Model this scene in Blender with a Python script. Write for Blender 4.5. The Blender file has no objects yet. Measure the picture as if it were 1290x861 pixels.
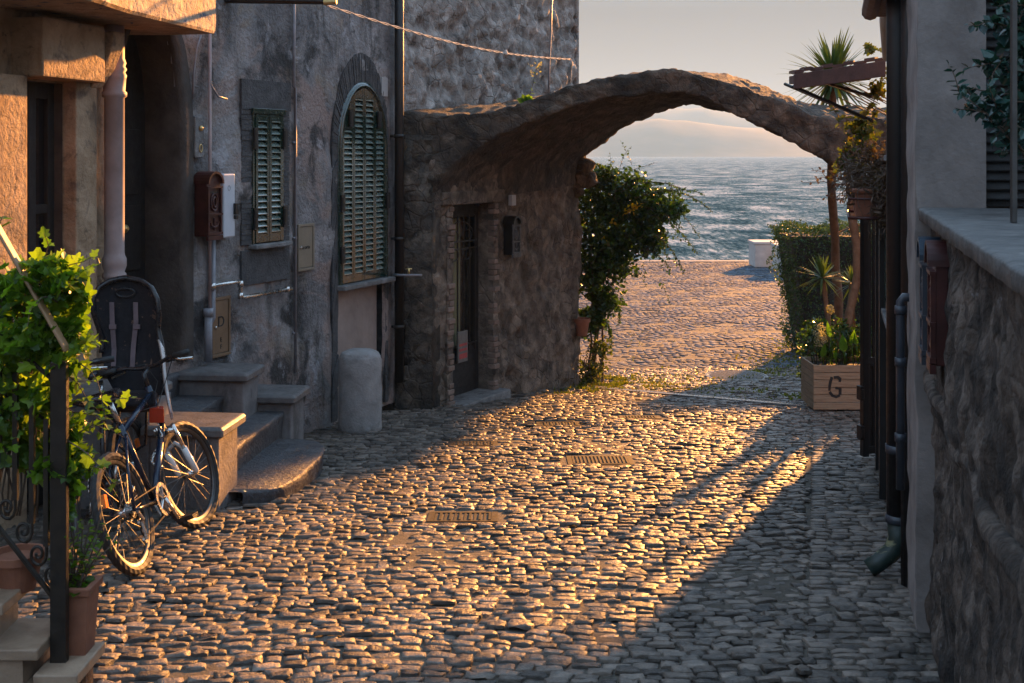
import bpy, math, random
import numpy as np
from mathutils import Vector, Matrix, noise

random.seed(7)
C = bpy.context.scene.collection
SC = bpy.context.scene
R = math.radians
CAM = 2.08
FP = 1500.0
WORLD = {}

def P(px, py, d):
    return Vector(((px - 645.0) / FP * d, d, CAM - (py - 195.0) / FP * d))
def g(y):
    xs = [-5, 4.7, 12.2, 15.3, 17.5, 38, 60]
    hs = [1.41, 2.08, 2.6, 2.95, 3.08, 3.42, 3.42]
    return CAM - float(np.interp(y, xs, hs))
def fz(p, s=1.0, o=4):
    return noise.fractal(Vector(p) * s, 1.0, 2.0, o)
def lerp(a, b, t): return a + (b - a) * t

class MB:
    def __init__(self):
        self.v = []; self.f = []
    def add(self, vs, fs):
        b = len(self.v)
        self.v += [Vector(p) for p in vs]
        self.f += [tuple(i + b for i in q) for q in fs]
        return b
    def box(self, c, s, M=None):
        x, y, z = s[0] / 2, s[1] / 2, s[2] / 2
        vs = [Vector((sx * x, sy * y, sz * z)) for sx in (-1, 1) for sy in (-1, 1) for sz in (-1, 1)]
        if M is not None: vs = [M @ p for p in vs]
        vs = [p + Vector(c) for p in vs]
        self.add(vs, [(0, 1, 3, 2), (4, 6, 7, 5), (0, 4, 5, 1), (2, 3, 7, 6), (0, 2, 6, 4), (1, 5, 7, 3)])
        return self
    def hexa(self, p):  # 8 points: bottom 4 (ccw), top 4
        self.add(p, [(3, 2, 1, 0), (4, 5, 6, 7), (0, 1, 5, 4), (1, 2, 6, 5), (2, 3, 7, 6), (3, 0, 4, 7)])
        return self
    def prism(self, poly, off):
        n = len(poly); off = Vector(off)
        vs = [Vector(p) for p in poly] + [Vector(p) + off for p in poly]
        fs = [tuple(range(n))[::-1], tuple(range(n, 2 * n))] + [(i, (i + 1) % n, n + (i + 1) % n, n + i) for i in range(n)]
        self.add(vs, fs); return self
    def tube(self, pts, r, n=8, closed=False, caps=True):
        pts = [Vector(p) for p in pts]; m = len(pts)
        rr = r if hasattr(r, '__len__') else [r] * m
        T = []
        for i in range(m):
            a = pts[i - 1] if (i > 0 or closed) else pts[i]
            b = pts[(i + 1) % m] if (i < m - 1 or closed) else pts[i]
            t = (b - a)
            T.append(t.normalized() if t.length > 1e-9 else Vector((0, 0, 1)))
        ref = Vector((0, 0, 1)) if abs(T[0].z) < .9 else Vector((1, 0, 0))
        N = (ref - T[0] * ref.dot(T[0])).normalized()
        base = len(self.v)
        for i in range(m):
            N = (N - T[i] * N.dot(T[i]))
            N = N.normalized() if N.length > 1e-6 else T[i].orthogonal().normalized()
            B = T[i].cross(N)
            for k in range(n):
                a = 2 * math.pi * k / n
                self.v.append(pts[i] + (N * math.cos(a) + B * math.sin(a)) * rr[i])
        for i in range(m if closed else m - 1):
            j = (i + 1) % m
            for k in range(n):
                l = (k + 1) % n
                self.f.append((base + i * n + k, base + i * n + l, base + j * n + l, base + j * n + k))
        if caps and not closed:
            self.f.append(tuple(base + k for k in range(n))[::-1])
            self.f.append(tuple(base + (m - 1) * n + k for k in range(n)))
        return self
    def cyl(self, a, b, r, r2=None, n=12):
        return self.tube([a, b], [r, r if r2 is None else r2], n)
    def lathe(self, prof, c, n=24, M=None):
        c = Vector(c); base = len(self.v); m = len(prof)
        for r, z in prof:
            for k in range(n):
                a = 2 * math.pi * k / n
                p = Vector((r * math.cos(a), r * math.sin(a), z))
                if M is not None: p = M @ p
                self.v.append(p + c)
        for i in range(m - 1):
            for k in range(n):
                l = (k + 1) % n
                self.f.append((base + i * n + k, base + i * n + l, base + (i + 1) * n + l, base + (i + 1) * n + k))
        self.f.append(tuple(base + k for k in range(n))[::-1])
        self.f.append(tuple(base + (m - 1) * n + k for k in range(n)))
        return self

def obj(name, mb, mat, parent=None, smooth=False, bevel=0.0):
    vs = mb.v
    if parent is None:
        a = np.array([tuple(p) for p in vs])
        loc = Vector(((a[:, 0].min() + a[:, 0].max()) / 2, (a[:, 1].min() + a[:, 1].max()) / 2, a[:, 2].min()))
    else:
        loc = WORLD[parent.name]
    me = bpy.data.meshes.new(name)
    me.from_pydata([tuple(p - loc) for p in vs], [], mb.f)
    me.update()
    if smooth: me.polygons.foreach_set('use_smooth', [True] * len(me.polygons))
    o = bpy.data.objects.new(name, me)
    me.materials.append(mat)
    C.objects.link(o)
    if parent is None: o.location = loc
    else: o.parent = parent
    WORLD[o.name] = loc.copy()
    if bevel > 0:
        b = o.modifiers.new('bevel', 'BEVEL'); b.width = bevel; b.segments = 2; b.limit_method = 'ANGLE'; b.angle_limit = R(40)
    return o
def tag(o, label, cat, group=None, kind=None):
    if label: o['label'] = label
    if cat: o['category'] = cat
    if group: o['group'] = group
    if kind: o['kind'] = kind
    return o
def thing(name, label, cat, loc, group=None):
    o = bpy.data.objects.new(name, None); C.objects.link(o)
    o.location = loc; o.empty_display_size = .1
    WORLD[o.name] = Vector(loc)
    return tag(o, label, cat, group)
def struct(name, mb, mat, smooth=False):
    o = obj(name, mb, mat, None, smooth); o['kind'] = 'structure'; return o
def copy_tree(o, delta=(0, 0, 0), M=None, parent=None):
    c = o.copy(); C.objects.link(c)
    if parent is None:
        c.location = Vector(o.location) + Vector(delta)
    else: c.parent = parent
    for ch in o.children: copy_tree(ch, parent=c)
    return c

# ---------------------------------------------------------------- materials
def nm(name):
    m = bpy.data.materials.new(name); m.use_nodes = True
    nt = m.node_tree; b = nt.nodes['Principled BSDF']
    return m, nt, b
def ramp(nt, fac, stops, interp='LINEAR'):
    r = nt.nodes.new('ShaderNodeValToRGB'); r.color_ramp.interpolation = interp
    e = r.color_ramp.elements
    while len(e) < len(stops): e.new(.5)
    for i, (p, c) in enumerate(stops):
        e[i].position = p; e[i].color = (c[0], c[1], c[2], 1) if hasattr(c, '__len__') else (c, c, c, 1)
    nt.links.new(fac, r.inputs[0]); return r.outputs[0]
def tex(nt, scale, detail=6, rough=.6, dist=0, stretch=None):
    tc = nt.nodes.new('ShaderNodeNewGeometry')
    mp = nt.nodes.new('ShaderNodeMapping'); nt.links.new(tc.outputs['Position'], mp.inputs[0])
    if stretch: mp.inputs['Scale'].default_value = stretch
    n = nt.nodes.new('ShaderNodeTexNoise'); n.inputs['Scale'].default_value = scale
    n.inputs['Detail'].default_value = detail; n.inputs['Roughness'].default_value = rough
    n.inputs['Distortion'].default_value = dist
    nt.links.new(mp.outputs[0], n.inputs['Vector']); return n.outputs[0]
def mixc(nt, fac, a, b, mode='MIX'):
    m = nt.nodes.new('ShaderNodeMixRGB'); m.blend_type = mode
    for s, v in ((m.inputs[0], fac), (m.inputs[1], a), (m.inputs[2], b)):
        if hasattr(v, 'is_linked') or hasattr(v, 'links'): nt.links.new(v, s)
        elif hasattr(v, '__len__'): s.default_value = (*v[:3], 1)
        else: s.default_value = v
    return m.outputs[0]
def surf(name, stops, scale=3, rough=.8, bump=.3, bscale=25, bdist=.02, layers=(), island=0, spec=.5, metal=0, stretch=None, rvar=0.1, cells=None):
    m, nt, b = nm(name)
    col = ramp(nt, tex(nt, scale, 8, .62, .3, stretch), stops)
    for ly in layers:
        rgb, sc, lo, hi, amt = ly[:5]
        f = ramp(nt, tex(nt, sc, 7, .65, .6, ly[5] if len(ly) > 5 else None), [(lo, 0), (hi, amt)])
        col = mixc(nt, f, col, rgb)
    if cells:
        gp = nt.nodes.new('ShaderNodeNewGeometry'); wn = nt.nodes.new('ShaderNodeTexNoise'); wn.inputs['Scale'].default_value = 3; nt.links.new(gp.outputs['Position'], wn.inputs['Vector'])
        wp = mixc(nt, .12, gp.outputs['Position'], wn.outputs[1], 'ADD')
        vo = nt.nodes.new('ShaderNodeTexVoronoi'); vo.feature = 'DISTANCE_TO_EDGE'; vo.inputs['Scale'].default_value = cells[0]; nt.links.new(wp, vo.inputs['Vector'])
        vc = nt.nodes.new('ShaderNodeTexVoronoi'); vc.inputs['Scale'].default_value = cells[0]; nt.links.new(wp, vc.inputs['Vector'])
        sp_ = nt.nodes.new('ShaderNodeSeparateColor'); nt.links.new(vc.outputs['Color'], sp_.inputs[0])
        col = mixc(nt, 1.0, col, ramp(nt, sp_.outputs[0], [(0, .78), (1, 1.24)]), 'MULTIPLY')
        edge = ramp(nt, vo.outputs['Distance'], [(.0, 0), (.07, 1)])
        keep = ramp(nt, tex(nt, 1.7, 4), [(.42, cells[1]), (.58, 0)])
        col = mixc(nt, keep, col, mixc(nt, edge, (cells[2], cells[2] * .86, cells[2] * .74), col))
    if island:
        gi = nt.nodes.new('ShaderNodeNewGeometry')
        k = ramp(nt, gi.outputs['Random Per Island'], [(0, 1 - island), (1, 1 + island)])
        col = mixc(nt, 1.0, col, k, 'MULTIPLY')
    nt.links.new(col, b.inputs['Base Color'])
    rr = ramp(nt, tex(nt, bscale * .5, 4), [(.3, max(.02, rough - rvar)), (.7, min(1, rough + rvar))])
    nt.links.new(rr, b.inputs['Roughness'])
    b.inputs['Specular IOR Level'].default_value = spec
    b.inputs['Metallic'].default_value = metal
    if bump:
        bp = nt.nodes.new('ShaderNodeBump'); bp.inputs['Strength'].default_value = bump
        bp.inputs['Distance'].default_value = bdist
        hgt = tex(nt, bscale, 8, .6, .2, stretch)
        if cells: hgt = mixc(nt, .45, hgt, mixc(nt, keep, (.8, .8, .8), edge))
        nt.links.new(hgt, bp.inputs['Height']); nt.links.new(bp.outputs[0], b.inputs['Normal'])
    return m
def flat(name, rgb, rough=.5, metal=0, var=.25, scale=12, bump=.1, spec=.5):
    a = [c * (1 - var) for c in rgb]; d = [min(1, c * (1 + var)) for c in rgb]
    return surf(name, [(.3, a), (.7, d)], scale, rough, bump, 60, .004, metal=metal, spec=spec)
def leafmat(name, dark, light, trans=.5, rough=.4, tint=None):
    m, nt, b = nm(name)
    gi = nt.nodes.new('ShaderNodeNewGeometry')
    col = ramp(nt, gi.outputs['Random Per Island'], [(0, dark), (.75, light), (1, tint or light)])
    col = mixc(nt, ramp(nt, tex(nt, 40, 3), [(.35, .75), (.65, 1.15)]), (0, 0, 0), col)
    nt.links.new(col, b.inputs['Base Color']); b.inputs['Roughness'].default_value = rough
    t = nt.nodes.new('ShaderNodeBsdfTranslucent')
    tc = mixc(nt, 1.0, col, (1.25, 1.4, .5), 'MULTIPLY')
    nt.links.new(tc, t.inputs[0])
    mx = nt.nodes.new('ShaderNodeMixShader'); mx.inputs[0].default_value = trans
    nt.links.new(b.outputs[0], mx.inputs[1]); nt.links.new(t.outputs[0], mx.inputs[2])
    nt.links.new(mx.outputs[0], nt.nodes['Material Output'].inputs[0])
    return m

M = {}
M['plaster'] = surf('old_plaster', [(.32, (.085, .080, .082)), (.48, (.175, .165, .165)), (.62, (.30, .28, .275))], 1.8, .88, .8, 26, .04,
    layers=[((.27, .20, .175), 1.1, .50, .56, .85), ((.23, .175, .12), 2.4, .54, .64, .6), ((.025, .025, .026), 1.9, .53, .62, .9), ((.035, .033, .03), 3.2, .54, .66, .75, (1, 1, .16)), ((.33, .29, .26), 4.3, .60, .70, .5, (1, 1, .2)), ((.38, .38, .40), 3.1, .60, .67, .7), ((.03, .028, .028), 7.5, .60, .68, .7), ((.20, .10, .07), 5.5, .7, .73, .6)])
M['plaster_pink'] = surf('pink_plaster', [(.35, (0.240, 0.184, 0.160)), (.65, (0.368, 0.288, 0.248))], 2.5, .85, .35, 30, .012, layers=[((.12, .09, .08), 4, .6, .75, .6)])
M['plaster_warm'] = surf('sun_tinted_plaster', [(.35, (.26, .165, .095)), (.65, (.44, .30, .19))], 5, .85, .8, 28, .025, layers=[((.09, .06, .045), 4, .54, .66, .8), ((.04, .03, .025), 12, .6, .68, .6)])  # plaster of the sunlit end, the sun's orange put into its colour
M['plaster_grey'] = surf('smooth_grey_plaster', [(.35, (.145, .122, .112)), (.65, (.26, .225, .208))], 3.2, .9, .6, 45, .008, layers=[((.10, .09, .08), 3.4, .6, .74, .55)])
M['slab'] = surf('peeling_slab_paint', [(.35, (.30, .20, .13)), (.65, (.47, .34, .24))], 6, .8, .8, 22, .025, layers=[((.07, .09, .14), 7, .58, .61, .9), ((.12, .08, .06), 15, .6, .66, .6)])
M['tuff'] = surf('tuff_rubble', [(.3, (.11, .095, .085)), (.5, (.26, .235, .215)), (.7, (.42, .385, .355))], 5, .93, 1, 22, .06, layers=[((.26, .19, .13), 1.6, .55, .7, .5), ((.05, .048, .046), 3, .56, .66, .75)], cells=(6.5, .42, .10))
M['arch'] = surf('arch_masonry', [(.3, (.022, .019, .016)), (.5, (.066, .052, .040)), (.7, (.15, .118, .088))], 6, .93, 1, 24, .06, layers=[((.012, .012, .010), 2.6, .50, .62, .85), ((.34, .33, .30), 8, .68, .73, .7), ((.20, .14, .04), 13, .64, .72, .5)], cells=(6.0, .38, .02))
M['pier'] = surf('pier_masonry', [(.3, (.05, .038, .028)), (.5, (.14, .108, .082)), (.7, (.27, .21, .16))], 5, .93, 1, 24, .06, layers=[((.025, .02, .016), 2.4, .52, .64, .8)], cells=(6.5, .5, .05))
M['dark_stone'] = surf('dark_peperino', [(.3, (.035, .035, .037)), (.7, (.095, .093, .095))], 9, .9, .9, 45, .02)
M['stone'] = surf('grey_stone', [(.3, (.10, .098, .095)), (.7, (.24, .23, .225))], 9, .8, .9, 50, .015, layers=[((.035, .034, .034), 6, .56, .66, .8), ((.33, .32, .31), 14, .64, .70, .6)])
M['jamb_stone'] = surf('brown_jamb_stone', [(.3, (.022, .017, .014)), (.7, (.075, .058, .048))], 4, .9, .7, 30, .015)
M['bollard'] = surf('pale_bollard_stone', [(.3, (.20, .19, .185)), (.7, (.33, .315, .305))], 9, .85, .7, 50, .012, layers=[((.07, .066, .062), 5, .58, .70, .7)])
M['parapet'] = surf('weathered_parapet_render', [(.35, (.11, .098, .095)), (.65, (.21, .19, .185))], 5, .9, .7, 35, .012, layers=[((.045, .042, .04), 4, .54, .68, .7), ((.05, .045, .04), 6, .55, .66, .6, (1, 1, .2))])
M['cap'] = surf('worn_cap_stone', [(.3, (.075, .07, .07)), (.7, (.17, .16, .155))], 8, .5, .6, 60, .008, layers=[((.03, .03, .03), 6, .6, .7, .7)])
M['travertine'] = surf('travertine', [(.3, (.20, .13, .085)), (.7, (.36, .25, .17))], 9, .55, .3, 60, .006)
M['white_stone'] = surf('white_stone', [(.3, (.30, .29, .285)), (.7, (.44, .43, .42))], 3, .7, .2, 20, .01)
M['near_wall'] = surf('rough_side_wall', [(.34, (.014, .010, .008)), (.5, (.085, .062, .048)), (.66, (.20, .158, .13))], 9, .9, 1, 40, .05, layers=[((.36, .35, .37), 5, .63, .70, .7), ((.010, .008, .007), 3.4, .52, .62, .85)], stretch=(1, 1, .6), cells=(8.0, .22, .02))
M['near_wall'].node_tree.nodes['Bump'].inputs['Distance'].default_value = .09
M['ledge'] = surf('ledge_stone', [(.3, (.040, .040, .040)), (.7, (.12, .115, .11))], 9, .7, .7, 40, .015, layers=[((.30, .28, .26), 6, .60, .70, .6)])
M['near_wall'].node_tree.nodes['Bump'].inputs['Distance'].default_value = .09
M['cobble'] = surf('basalt_setts', [(.3, (.066, .056, .048)), (.7, (.185, .150, .122))], 11, .50, .9, 55, .012, island=.6, rvar=.15, spec=.38, layers=[((.04, .038, .036), 3.1, .52, .66, .6)])
M['cobble2'] = surf('shade_tinted_setts', [(.3, (.040, .054, .074)), (.7, (.085, .108, .138))], 6, .8, .5, 60, .006, island=.5, rvar=.1, spec=.12)  # cool blue of the shaded square is put into the stone colour
M['joint'] = surf('joint_dirt', [(.3, (.045, .038, .030)), (.7, (.11, .092, .07))], 12, .95, .5, 60, .02)
M['green'] = surf('green_gloss_paint', [(.3, (.005, .018, .013)), (.7, (.011, .032, .024))], 14, .22, .1, 60, .003, spec=.6)
M['green'].node_tree.nodes['Principled BSDF'].inputs['Coat Weight'].default_value = .9
M['green'].node_tree.nodes['Principled BSDF'].inputs['Coat Roughness'].default_value = .12
M['slat'] = surf('sky_sheen_enamel_slat', [(.3, (.12, .165, .145)), (.7, (.20, .25, .22))], 14, .2, .1, 60, .003, spec=1.0)  # same green paint as the frames; pale base paints in the reflected sky
M['slat'].node_tree.nodes['Principled BSDF'].inputs['Coat Weight'].default_value = 1
M['slat'].node_tree.nodes['Principled BSDF'].inputs['Coat IOR'].default_value = 2.4
M['slat'].node_tree.nodes['Principled BSDF'].inputs['Coat Roughness'].default_value = .15
M['black'] = flat('black_iron', (.006, .0055, .0055), .4, 0, .3)
M['black_pipe'] = flat('black_painted_pipe', (.008, .0065, .006), .5, 0, .3)
M['shoe'] = surf('chipped_green_pipe', [(.3, (.008, .02, .018)), (.7, (.02, .04, .034))], 10, .5, .4, 50, .004, layers=[((.22, .22, .12), 6, .58, .62, .8)])
M['iron'] = surf('wrought_iron', [(.3, (.012, .010, .009)), (.7, (.035, .025, .018))], 20, .42, .3, 60, .004, metal=.3)
M['pipe_grey'] = flat('grey_pipe', (.20, .20, .22), .45)
M['pipe_pink'] = flat('painted_pipe', (.32, .25, .24), .6, 0, .2, 6)
M['pipe_blue'] = flat('slate_blue_pipe', (.035, .042, .055), .4)
M['grey_box'] = flat('grey_plastic', (.50, .52, .56), .45, 0, .06)
M['red_metal'] = flat('oxblood_cast_metal', (.055, .016, .014), .4, .2, .4)
M['blue_metal'] = flat('blue_black_cast_metal', (.02, .035, .055), .35, .2, .35)
M['brass'] = flat('brass', (.55, .40, .18), .35, .8, .1)
M['tan_metal'] = flat('tan_metal_door', (.20, .165, .12), .5, .1, .15, 4)
M['brown_metal'] = flat('brown_metal_door', (.17, .105, .06), .5, .1, .2, 4)
M['spoke'] = flat('dull_spoke_steel', (.10, .095, .09), .4, .7)
M['rim'] = flat('worn_rim_alloy', (.09, .088, .085), .45, .8)
M['steel'] = flat('bright_steel', (.55, .53, .5), .25, .95, .12)
M['cast'] = surf('cast_iron_cover', [(.3, (.015, .012, .010)), (.7, (.05, .04, .032))], 20, .7, .5, 60, .004, metal=.1, spec=.2)
M['rubber'] = flat('tyre_rubber', (.015, .015, .015), .7)
M['frame_blue'] = flat('dark_blue_frame_paint', (.010, .020, .042), .2, .1, .1)
M['white_paint'] = flat('white_paint', (.7, .7, .68), .3, 0, .05)
M['fabric'] = surf('dark_padded_fabric', [(.3, (.006, .006, .009)), (.7, (.014, .013, .018))], 16, .85, .5, 60, .008, layers=[((.22, .13, .09), 15, .62, .65, .8)])
M['strap'] = flat('mauve_strap', (.15, .11, .12), .8)
M['plastic'] = flat('dark_plastic', (.015, .014, .016), .3)
M['silver'] = flat('silver_plastic_edge', (.42, .38, .36), .3, .4)
M['red'] = flat('red_reflector', (.35, .03, .01), .2)
M['orange'] = flat('orange_reflector', (.85, .20, .03), .2)
M['rope'] = flat('worn_rope', (.50, .46, .42), .8)
M['wood'] = surf('planter_wood', [(.3, (.20, .135, .08)), (.7, (.36, .26, .17))], 6, .7, .5, 30, .01, stretch=(1, 1, 12))
M['dark_wood'] = surf('dark_door_wood', [(.3, (.005, .004, .0035)), (.7, (.013, .010, .009))], 6, .75, .4, 30, .01, stretch=(6, 6, 1))
M['rail_wood'] = surf('handrail_wood', [(.3, (.22, .12, .06)), (.7, (.36, .21, .11))], 8, .45, .2, 30, .005)
M['paint_mark'] = flat('black_stencil_paint', (.012, .012, .012), .7)
M['terracotta'] = surf('terracotta', [(.3, (.16, .055, .03)), (.7, (.28, .11, .06))], 8, .8, .3, 40, .006)
M['brick'] = surf('brick_jamb', [(.3, (.13, .090, .07)), (.7, (.24, .17, .135))], 8, .9, .6, 40, .01, island=.25)
M['awning'] = surf('awning_tiles', [(.3, (.07, .032, .026)), (.7, (.13, .062, .05))], 10, .6, .3, 40, .01)
M['cream'] = flat('cream_boards', (.55, .50, .44), .6, 0, .06)
M['trunk'] = surf('yucca_bark', [(.3, (.10, .06, .035)), (.7, (.20, .13, .08))], 14, .9, .8, 40, .01)
M['twig'] = flat('brown_twig', (.09, .06, .04), .8)
M['soil'] = flat('soil', (.03, .022, .016), .95)
M['curtain'] = surf('sage_curtain', [(.3, (.16, .16, .09)), (.7, (.28, .27, .17))], 3, .9, .2, 20, .01, stretch=(9, 9, .6))
M['bag'] = flat('pale_printed_bag', (.13, .12, .11), .6)
M['bagred'] = flat('red_print', (.35, .05, .05), .6)
m, nt, b = nm('window_glass'); b.inputs['Base Color'].default_value = (.01, .01, .012, 1); b.inputs['Roughness'].default_value = .06; M['glass'] = m
M['leaf_near'] = leafmat('ivy_leaf', (.05, .11, .012), (.15, .26, .02), .6, .35, (.24, .33, .03))
M['leaf_bush'] = leafmat('jasmine_leaf', (.015, .035, .010), (.045, .10, .02), .38, .35, (.10, .16, .02))
M['leaf_hedge'] = leafmat('hedge_leaf', (.018, .035, .010), (.045, .085, .02), .35, .45, (.09, .12, .02))
M['leaf_dark'] = leafmat('glossy_dark_leaf', (.010, .030, .028), (.025, .07, .055), .15, .22, (.05, .11, .09))
M['leaf_dry'] = leafmat('dry_leaf', (.05, .028, .018), (.12, .075, .05), .25, .8, (.16, .11, .08))
M['leaf_vine'] = leafmat('vine_leaf', (.035, .05, .012), (.10, .12, .02), .5, .6, (.16, .11, .03))
M['leaf_yucca'] = leafmat('yucca_leaf', (.05, .09, .025), (.13, .19, .04), .3, .4, (.20, .20, .04))
M['leaf_agave'] = leafmat('agave_leaf', (.03, .06, .02), (.07, .11, .03), .3, .4, (.11, .11, .03))
M['leaf_lily'] = leafmat('lily_leaf', (.05, .12, .015), (.09, .20, .02), .55, .35)
M['grass'] = leafmat('low_weed', (.05, .07, .01), (.14, .15, .015), .45, .6, (.24, .17, .02))
M['flower_dry'] = leafmat('dried_bloom', (.30, .26, .17), (.45, .40, .28), .4, .8)
M['flower_yellow'] = leafmat('yellow_leaf', (.5, .30, .02), (.7, .45, .03), .5, .7)

# ---------------------------------------------------------------- wall frames
class Fr:
    def __init__(s, o, th, side):
        s.o = Vector((o[0], o[1])); s.d = Vector((math.sin(th), math.cos(th)))
        s.n = Vector((math.cos(th), -math.sin(th))) * side     # towards the street
    def pt(s, u, v, w):
        q = s.o + s.d * u + s.n * v
        return Vector((q.x, q.y, w))
    def u(s, px, v=0.0):
        k = (px - 645.0) / FP; q = s.o + s.n * v
        return (k * q.y - q.x) / (s.d.x - k * s.d.y)
    def Y(s, u, v=0.0): return (s.o + s.d * u + s.n * v).y
    def w(s, px, py, v=0.0):
        return CAM - (py - 195.0) / FP * s.Y(s.u(px, v), v)
    def uw(s, px, py, v=0.0): return s.u(px, v), s.w(px, py, v)
    def p(s, px, py, v=0.0):
        u = s.u(px, v); return s.pt(u, v, s.w(px, py, v))
    def M(s): # local axes (u, n, up) columns
        return Matrix(((s.d.x, s.n.x, 0), (s.d.y, s.n.y, 0), (0, 0, 1)))
    def box(s, mb, u0, u1, v0, v1, w0, w1):
        mb.box(s.pt((u0 + u1) / 2, (v0 + v1) / 2, (w0 + w1) / 2), (abs(u1 - u0), abs(v1 - v0), abs(w1 - w0)), s.M())

def cuts(a, b, brk, step):
    xs = sorted(set([a, b] + [x for x in brk if a < x < b])); out = []
    for i in range(len(xs) - 1):
        n = max(1, int(math.ceil((xs[i + 1] - xs[i]) / step)))
        out += [xs[i] + (xs[i + 1] - xs[i]) * k / n for k in range(n)]
    return out + [b]
def sheet(fr, u0, u1, w0, w1, step, disp, holes=(), ub=(), wb=(), depth=.4):
    us = cuts(u0, u1, ub, step); ws = cuts(w0, w1, wb, step)
    nu, nw = len(us), len(ws); mb = MB()
    for i, u in enumerate(us):
        for j, w in enumerate(ws):
            q = fr.pt(u, 0, w); mb.v.append(fr.pt(u, disp(q), w))
    for i in range(nu - 1):
        for j in range(nw - 1):
            cu, cw = (us[i] + us[i + 1]) / 2, (ws[j] + ws[j + 1]) / 2
            if any(h(cu, cw) for h in holes): continue
            mb.f.append((i * nw + j, (i + 1) * nw + j, (i + 1) * nw + j + 1, i * nw + j + 1))
    def skirt(ids, uv):
        base = len(mb.v)
        for (u, w) in uv: mb.v.append(fr.pt(u, -depth, w))
        for k in range(len(ids) - 1): mb.f.append((ids[k], ids[k + 1], base + k + 1, base + k))
    skirt([i * nw + nw - 1 for i in range(nu)], [(u, w1) for u in us])
    skirt([0 * nw + j for j in range(nw)], [(u0, w) for w in ws])
    skirt([(nu - 1) * nw + j for j in range(nw)], [(u1, w) for w in ws])
    return mb
def reveal(fr, pts, v0, v1, closed=True):
    mb = MB(); n = len(pts)
    for (u, w) in pts: mb.v.append(fr.pt(u, v0, w))
    for (u, w) in pts: mb.v.append(fr.pt(u, v1, w))
    for i in range(n if closed else n - 1):
        j = (i + 1) % n; mb.f.append((i, j, n + j, n + i))
    return mb
def ring(fr, outer, inner, v0, v1, vin, mb=None):
    """surround between two open outlines (same count), front at v1, outer edge back to v0, inner edge back to vin"""
    mb = mb or MB(); n = len(outer); b = len(mb.v)
    for (u, w) in outer: mb.v.append(fr.pt(u, v0, w))
    for (u, w) in outer: mb.v.append(fr.pt(u, v1 + .006 * math.sin(u * 61 + w * 47), w))
    for (u, w) in inner: mb.v.append(fr.pt(u, v1, w))
    for (u, w) in inner: mb.v.append(fr.pt(u, vin, w))
    for i in range(n - 1):
        for r in range(3): mb.f.append((b + r * n + i, b + r * n + i + 1, b + (r + 1) * n + i + 1, b + (r + 1) * n + i))
    return mb
def text_mesh(txt, size, fr, u, v, w, mat, parent, name='lettering', extr=.002, mirror=False):
    cu = bpy.data.curves.new('t', 'FONT'); cu.body = txt; cu.size = size; cu.extrude = extr; cu.align_x = 'CENTER'; cu.align_y = 'CENTER'
    o = bpy.data.objects.new('t', cu); C.objects.link(o)
    dg = bpy.context.evaluated_depsgraph_get(); me = bpy.data.meshes.new_from_object(o.evaluated_get(dg))
    bpy.data.objects.remove(o)
    mb = MB(); mb.f = [tuple(p.vertices) for p in me.polygons]
    for q in me.vertices:
        mb.v.append(fr.pt(u + (q.co.x if not mirror else -q.co.x), v + q.co.z, w + q.co.y))
    return obj(name, mb, mat, parent)

# ---------------------------------------------------------------- camera, light, air
cd = bpy.data.cameras.new('camera'); cam = bpy.data.objects.new('camera', cd); C.objects.link(cam); SC.camera = cam
cam.location = (0, 0, CAM); cam.rotation_euler = (R(90), 0, 0)
cd.sensor_width = 36; cd.lens = 36 * FP / 1290; cd.shift_y = -(430.5 - 195) / 1290
cd.clip_start = .05; cd.clip_end = 20000
cd.dof.use_dof = True; cd.dof.focus_distance = 10.0; cd.dof.aperture_fstop = 13
AZ, EL = R(24.6), R(12.5)
sd = bpy.data.lights.new('sun', 'SUN'); sun = bpy.data.objects.new('sun', sd); C.objects.link(sun)
sun['kind'] = 'helper'
sunv = Vector((math.sin(AZ) * math.cos(EL), math.cos(AZ) * math.cos(EL), math.sin(EL)))
sun.rotation_euler = (-sunv).to_track_quat('-Z', 'Y').to_euler(); sun.location = sunv * 30
sd.energy = 5.0; sd.angle = R(1.3); sd.color = (1, .41, .095)
wd = bpy.data.worlds.new('World'); SC.world = wd; wd.use_nodes = True
nt = wd.node_tree; bg = nt.nodes['Background']
sky = nt.nodes.new('ShaderNodeTexSky'); sky.sky_type = 'NISHITA'; sky.sun_disc = False
sky.sun_elevation = EL; sky.sun_rotation = AZ; sky.air_density = 1.0; sky.dust_density = 1.2; sky.ozone_density = 2.0
# hazy evening sky: compress the glare round the sun, soften the colour, brighter blue high up
hs = nt.nodes.new('ShaderNodeHueSaturation'); hs.inputs['Saturation'].default_value = .06; nt.links.new(sky.outputs[0], hs.inputs['Color'])
def vm(op, a, b_):
    n = nt.nodes.new('ShaderNodeVectorMath'); n.operation = op
    for s_, v in ((n.inputs[0], a), (n.inputs[1], b_)):
        if hasattr(v, 'links'): nt.links.new(v, s_)
        else: s_.default_value = v
    return n.outputs[0]
den = vm('ADD', vm('MULTIPLY', hs.outputs[0], (.35, .35, .35)), (1, 1, 1))
cmp_ = vm('DIVIDE', hs.outputs[0], den)
tcw = nt.nodes.new('ShaderNodeTexCoord'); sx = nt.nodes.new('ShaderNodeSeparateXYZ'); nt.links.new(tcw.outputs['Generated'], sx.inputs[0])
el = ramp(nt, sx.outputs['Z'], [(0, (.30, .32, .345)), (.03, (.20, .22, .245)), (.12, (.165, .185, .215)), (.34, (1.2, 1.75, 2.45)), (1, (1.85, 2.8, 3.95))])
nt.links.new(vm('MULTIPLY', cmp_, el), bg.inputs[0]); bg.inputs[1].default_value = .078
SC.view_settings.view_transform = 'Standard'; SC.view_settings.look = 'None'; SC.view_settings.gamma = 1
SC.view_settings.exposure = 2.4
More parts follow.
